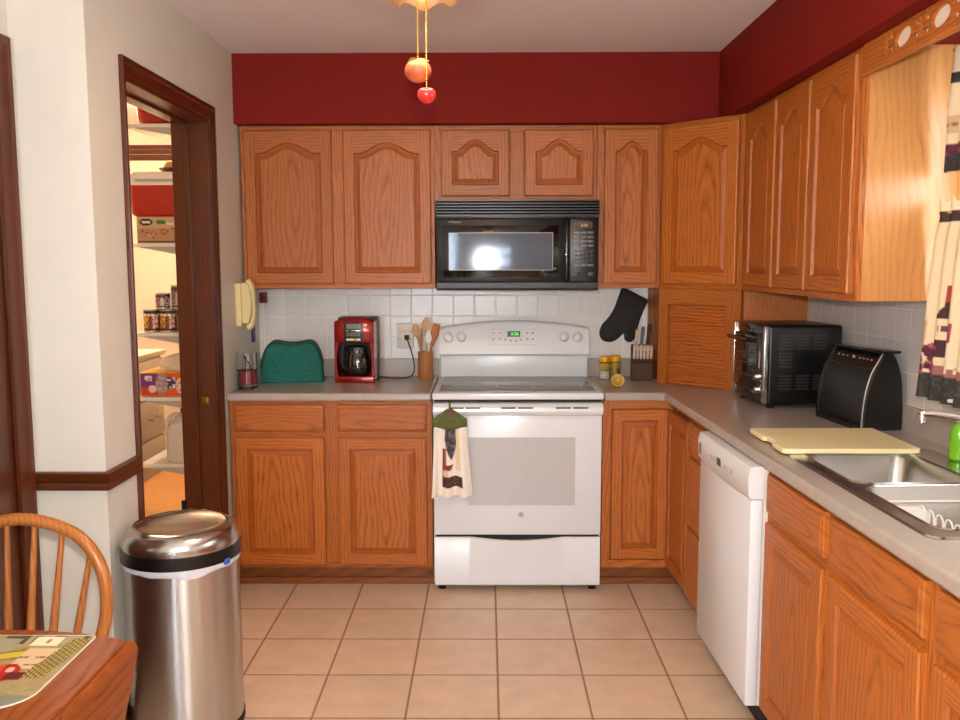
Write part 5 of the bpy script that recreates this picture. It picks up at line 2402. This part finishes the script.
def box_col(u, v):
    c = (176, 142, 104)
    if v < .45:
        c = (190, 162, 122)
    if ((u - .17) / .12) ** 2 + ((v - .20) / .14) ** 2 < 1:
        c = (30, 28, 24)
        if abs(v - .20) < .05 and abs(u - .17) < .08 and noise2(int(u * 70), 5) > .3:
            c = (224, 216, 196)
    if .36 < u < .52 and .12 < v < .28:
        c = (60, 120, 40)
    if .55 < u < .68 and .22 < v < .30:
        c = (220, 206, 180)
    for cx, cv in ((.14, .58), (.30, .70), (.50, .56)):
        if ((u - cx) / .075) ** 2 + ((v - cv) / .15) ** 2 < 1:
            c = (150, 70, 56) if noise2(int(u * 60), int(v * 30)) > .4 else (206, 170, 130)
    if .62 < u < .98 and .44 < v < .50:
        c = (104, 100, 50)
    if .68 < u < .92 and (.62 < v < .67 or .73 < v < .78) and noise2(int(u * 60), int(v * 20)) > .25:
        c = (80, 58, 40)
    if v > .93:
        c = (110, 80, 56)
    return c


sheet('front_print', lambda u, v: (-.117 + .256 * u, -.0008, .121 - .120 * v), box_col, 70, 34, bx, 'card')
zc_ = shelf_z[1] + .124
cl_ = thing('cooler', 'red picnic cooler with white lid on the printed food box', 'cooler', (-1.668, -.392, zc_))
m = MB()
m.rings([rrect(-.130 + s_, .145 - s_, .0 + s_, .42 - s_, z, .03) for z, s_ in ((0, .014), (.004, .006), (.014, .0), (.142, -.004))], 0)
m.build('tub', 'coolred', cl_)
m = MB()
m.rings([rrect(-.136 + s_, .152 - s_, -.006 + s_, .426 - s_, z, .03) for z, s_ in ((.142, .0), (.180, .0), (.192, .004), (.204, .012))], 0)
ld = m.build('lid', 'salt', cl_)
m = MB()
m.box(-.10, .10, -.012, -.004, .158, .170, 0, .003)
m.build('grip', 'ltgrey', ld)
zb_ = zc_ + .2045
bk = thing('bread_basket', 'dark wicker basket on the cooler lid', 'basket', (-1.612, -.24, zb_))
m = MB()
m.lathe([(.0, .0), (.065, .0), (.088, .020), (.094, .026), (.089, .027), (.064, .006), (0, .006)], 32, cap0=False, cap1=False)
m.build('bowl', 'wicker', bk)
for i, (dx, dy, r_, lab) in enumerate(((-.042, -.015, .026, 'left small tan roll in the wicker basket'), (.012, .004, .034, 'right larger tan roll in the wicker basket'))):
    m = MB()
    m.ball((0, 0, 0), r_, r_, r_ * 1.05)
    o = m.build('bread_roll', 'bread', loc=(-1.612 + dx, -.24 + dy, zb_ + .0065 + r_ * 1.05))
    tag(o, lab, 'roll', 'rolls in the basket')


# food cans
def can(label, x, y, z, r_, h_, cols):
    t_ = thing('food_can', label, 'can', (x, y, z), 0, 'cans on the pantry shelf')
    m = MB()
    m.lathe([(r_ - .002, 0), (r_, .002), (r_, .006), (r_ - .001, .008), (r_ - .001, h_ - .008), (r_, h_ - .006), (r_, h_ - .002), (r_ - .003, h_), (r_ - .006, h_ - .003), (0, h_ - .003)], 32, cap1=False)
    m.build('tin', 'rib', t_)

    def cc(u, v):
        k = cols
        c = k[0]
        f_ = abs(((u * 2 + .25) % 1) - .5)
        if v < .12 or v > .92:
            c = k[1]
        if f_ < .22 and .25 < v < .85:
            c = k[2] if noise2(int(u * 30), int(v * 14)) > .45 else k[3]
        if .14 < v < .24 and noise2(int(u * 60), 2) > .4:
            c = k[4]
        if .40 < f_ and .2 < v < .9 and noise2(int(u * 40), int(v * 20)) > .4:
            c = k[4]
        return c
    sheet('paper_label', lambda u, v: ((r_ - .0003) * math.cos(2 * PI * u), (r_ - .0003) * math.sin(2 * PI * u), h_ - .009 - (h_ - .018) * v), cc, 64, 26, t_, 'card')
    return t_


rl = ((150, 26, 20), (60, 20, 16), (220, 170, 40), (60, 90, 40), (235, 225, 210))
gl_ = ((196, 188, 184), (70, 60, 66), (120, 90, 110), (150, 140, 150), (70, 60, 60))
zs = shelf_z[2] + .0005
can('left red tomato-coloured can in the lower row on the pantry shelf', -1.729, -.360, zs, .0375, .110, rl)
can('second red can in the lower row on the pantry shelf', -1.650, -.360, zs, .0375, .110, rl)
can('grey-labelled can at the right of the lower row on the pantry shelf', -1.572, -.360, zs, .0375, .110, gl_)
can('short white-labelled can at the left of the upper row', -1.672, -.362, zs + .1105, .034, .075, ((214, 204, 200), (60, 24, 24), (150, 40, 40), (190, 170, 170), (60, 50, 60)))
can('tall pale blue-grey can in the middle of the upper row', -1.602, -.352, zs + .1105, .033, .112, gl_)
can('dark red can at the right end of the upper row', -1.538, -.360, zs + .1105, .027, .060, ((120, 30, 24), (60, 20, 18), (230, 220, 210), (200, 60, 40), (240, 230, 220)))
# purple and orange paper pack with a white bag on top
zs = shelf_z[3] + .0005
pk = thing('paper_pack', 'purple and orange wrapped paper pack on the pantry shelf', 'pack', (-1.652, -.385, zs))
m = MB()
m.box(-.140, .150, 0, .30, 0, .118, 0, .012, 3)
m.build('wrapped_block', 'yellow', pk)


def pack_col(u, v):
    c = (226, 84, 34)
    if u < .30:
        c = (110, 50, 130) if v < .62 else (196, 60, 60)
    if ((u - .20) / .07) ** 2 + ((v - .70) / .17) ** 2 < 1:
        c = (230, 200, 190)
    if ((u - .36) / .10) ** 2 + ((v - .45) / .5) ** 2 < 1:
        c = (150, 130, 140) if noise2(int(u * 40), int(v * 20)) > .4 else (190, 180, 180)
    if .46 < u < .60 and .15 < v < .70 and abs(u - .53) < .07:
        c = (40, 54, 120) if noise2(int(u * 40), int(v * 12)) > .3 else (220, 216, 220)
    if ((u - .72) / .12) ** 2 + ((v - .55) / .38) ** 2 < 1:
        c = (226, 216, 206) if noise2(int(u * 34), int(v * 16)) > .25 else (180, 150, 150)
    if .07 < u < .2 and .1 < v < .35 and noise2(int(u * 60), int(v * 14)) > .35:
        c = (226, 214, 220)
    return c


sheet('front_print', lambda u, v: (-.134 + .278 * u, -.0012, .112 - .106 * v), pack_col, 80, 34, pk, 'card')
m = MB()
rg = []
for q in range(10):
    f_ = q / 9
    z = .085 * f_
    s_ = (1 - f_ ** 2.2) ** .5 if f_ < 1 else .05
    s_ = max(s_, .06)
    rg.append([((.105 * s_ * (1 + .18 * math.sin(3 * t + q * .8) + .08 * math.sin(7 * t + q))) * math.cos(t) + .03 * f_, .07 * s_ * (1 + .15 * math.sin(4 * t + q)) * math.sin(t), z) for t in [2 * PI * k / 30 for k in range(30)]])
m.rings(rg, 0)
o = m.build('plastic_bag', 'bag', loc=(-1.640, -.26, zs + .1185), smooth=50)
tag(o, 'crumpled white plastic bag on top of the paper pack', 'bag')

# water jug
jg = thing('water_jug', 'translucent gallon jug standing on the lowest pantry shelf', 'jug', (-1.606, -.315, shelf_z[4] + .0005))
m = MB()
rg = []
for z, s_, r_ in ((0, .066, .02), (.004, .072, .025), (.02, .076, .03), (.13, .076, .03), (.165, .072, .035), (.20, .056, .04), (.225, .034, .03), (.236, .020, .019), (.250, .019, .0185)):
    rg.append(rrect(-s_, s_, -s_, s_, z, r_, 6))
m.rings(rg, 0)
m.build('body', 'jug', jg, smooth=60)
m = MB()
m.tube(catmull([(-.022, -.02, .232), (-.058, -.03, .222), (-.078, -.034, .170), (-.072, -.03, .128)], 6), .011, 12)
m.build('handle', 'jug', jg)
m = MB()
m.lathe([(.021, .238), (.021, .254), (.018, .257)], 22)
m.build('cap', 'maroon', jg)

# white chest of drawers against the pantry wall
ch_ = thing('chest_of_drawers', 'white chest of drawers with knobs behind the pantry shelves', 'chest', (-2.25, .05, 0))
m = MB()
m.box(-.25, .238, -.45, .44, .30, .98, 0, .004)
m.build('carcass', 'offwhite', ch_)
m = MB()
m.box(-.27, .265, -.47, .46, .98, 1.005, 0, .005)
m.build('top', 'offwhite', ch_)
for z0, z1 in ((.32, .52), (.535, .745), (.76, .965)):
    m = MB()
    m.box(.239, .256, -.43, .42, z0, z1, 0, .005)
    dr_ = m.build('drawer', 'offwhite', ch_)
    for y in (.18, .30):
        m = MB()
        m.lathe([(.006, 0), (.006, .012), (.014, .018), (.012, .026), (0, .028)], 16, (.256, y, (z0 + z1) / 2), axis='X', cap1=False)
        m.build('knob', 'rib', dr_)
for x in (-.22, -.02):
    for y in (-.41, .40):
        m = MB()
        m.box(x - .02, x + .02, y - .02, y + .02, 0, .30)
        m.build('leg', 'offwhite', ch_)
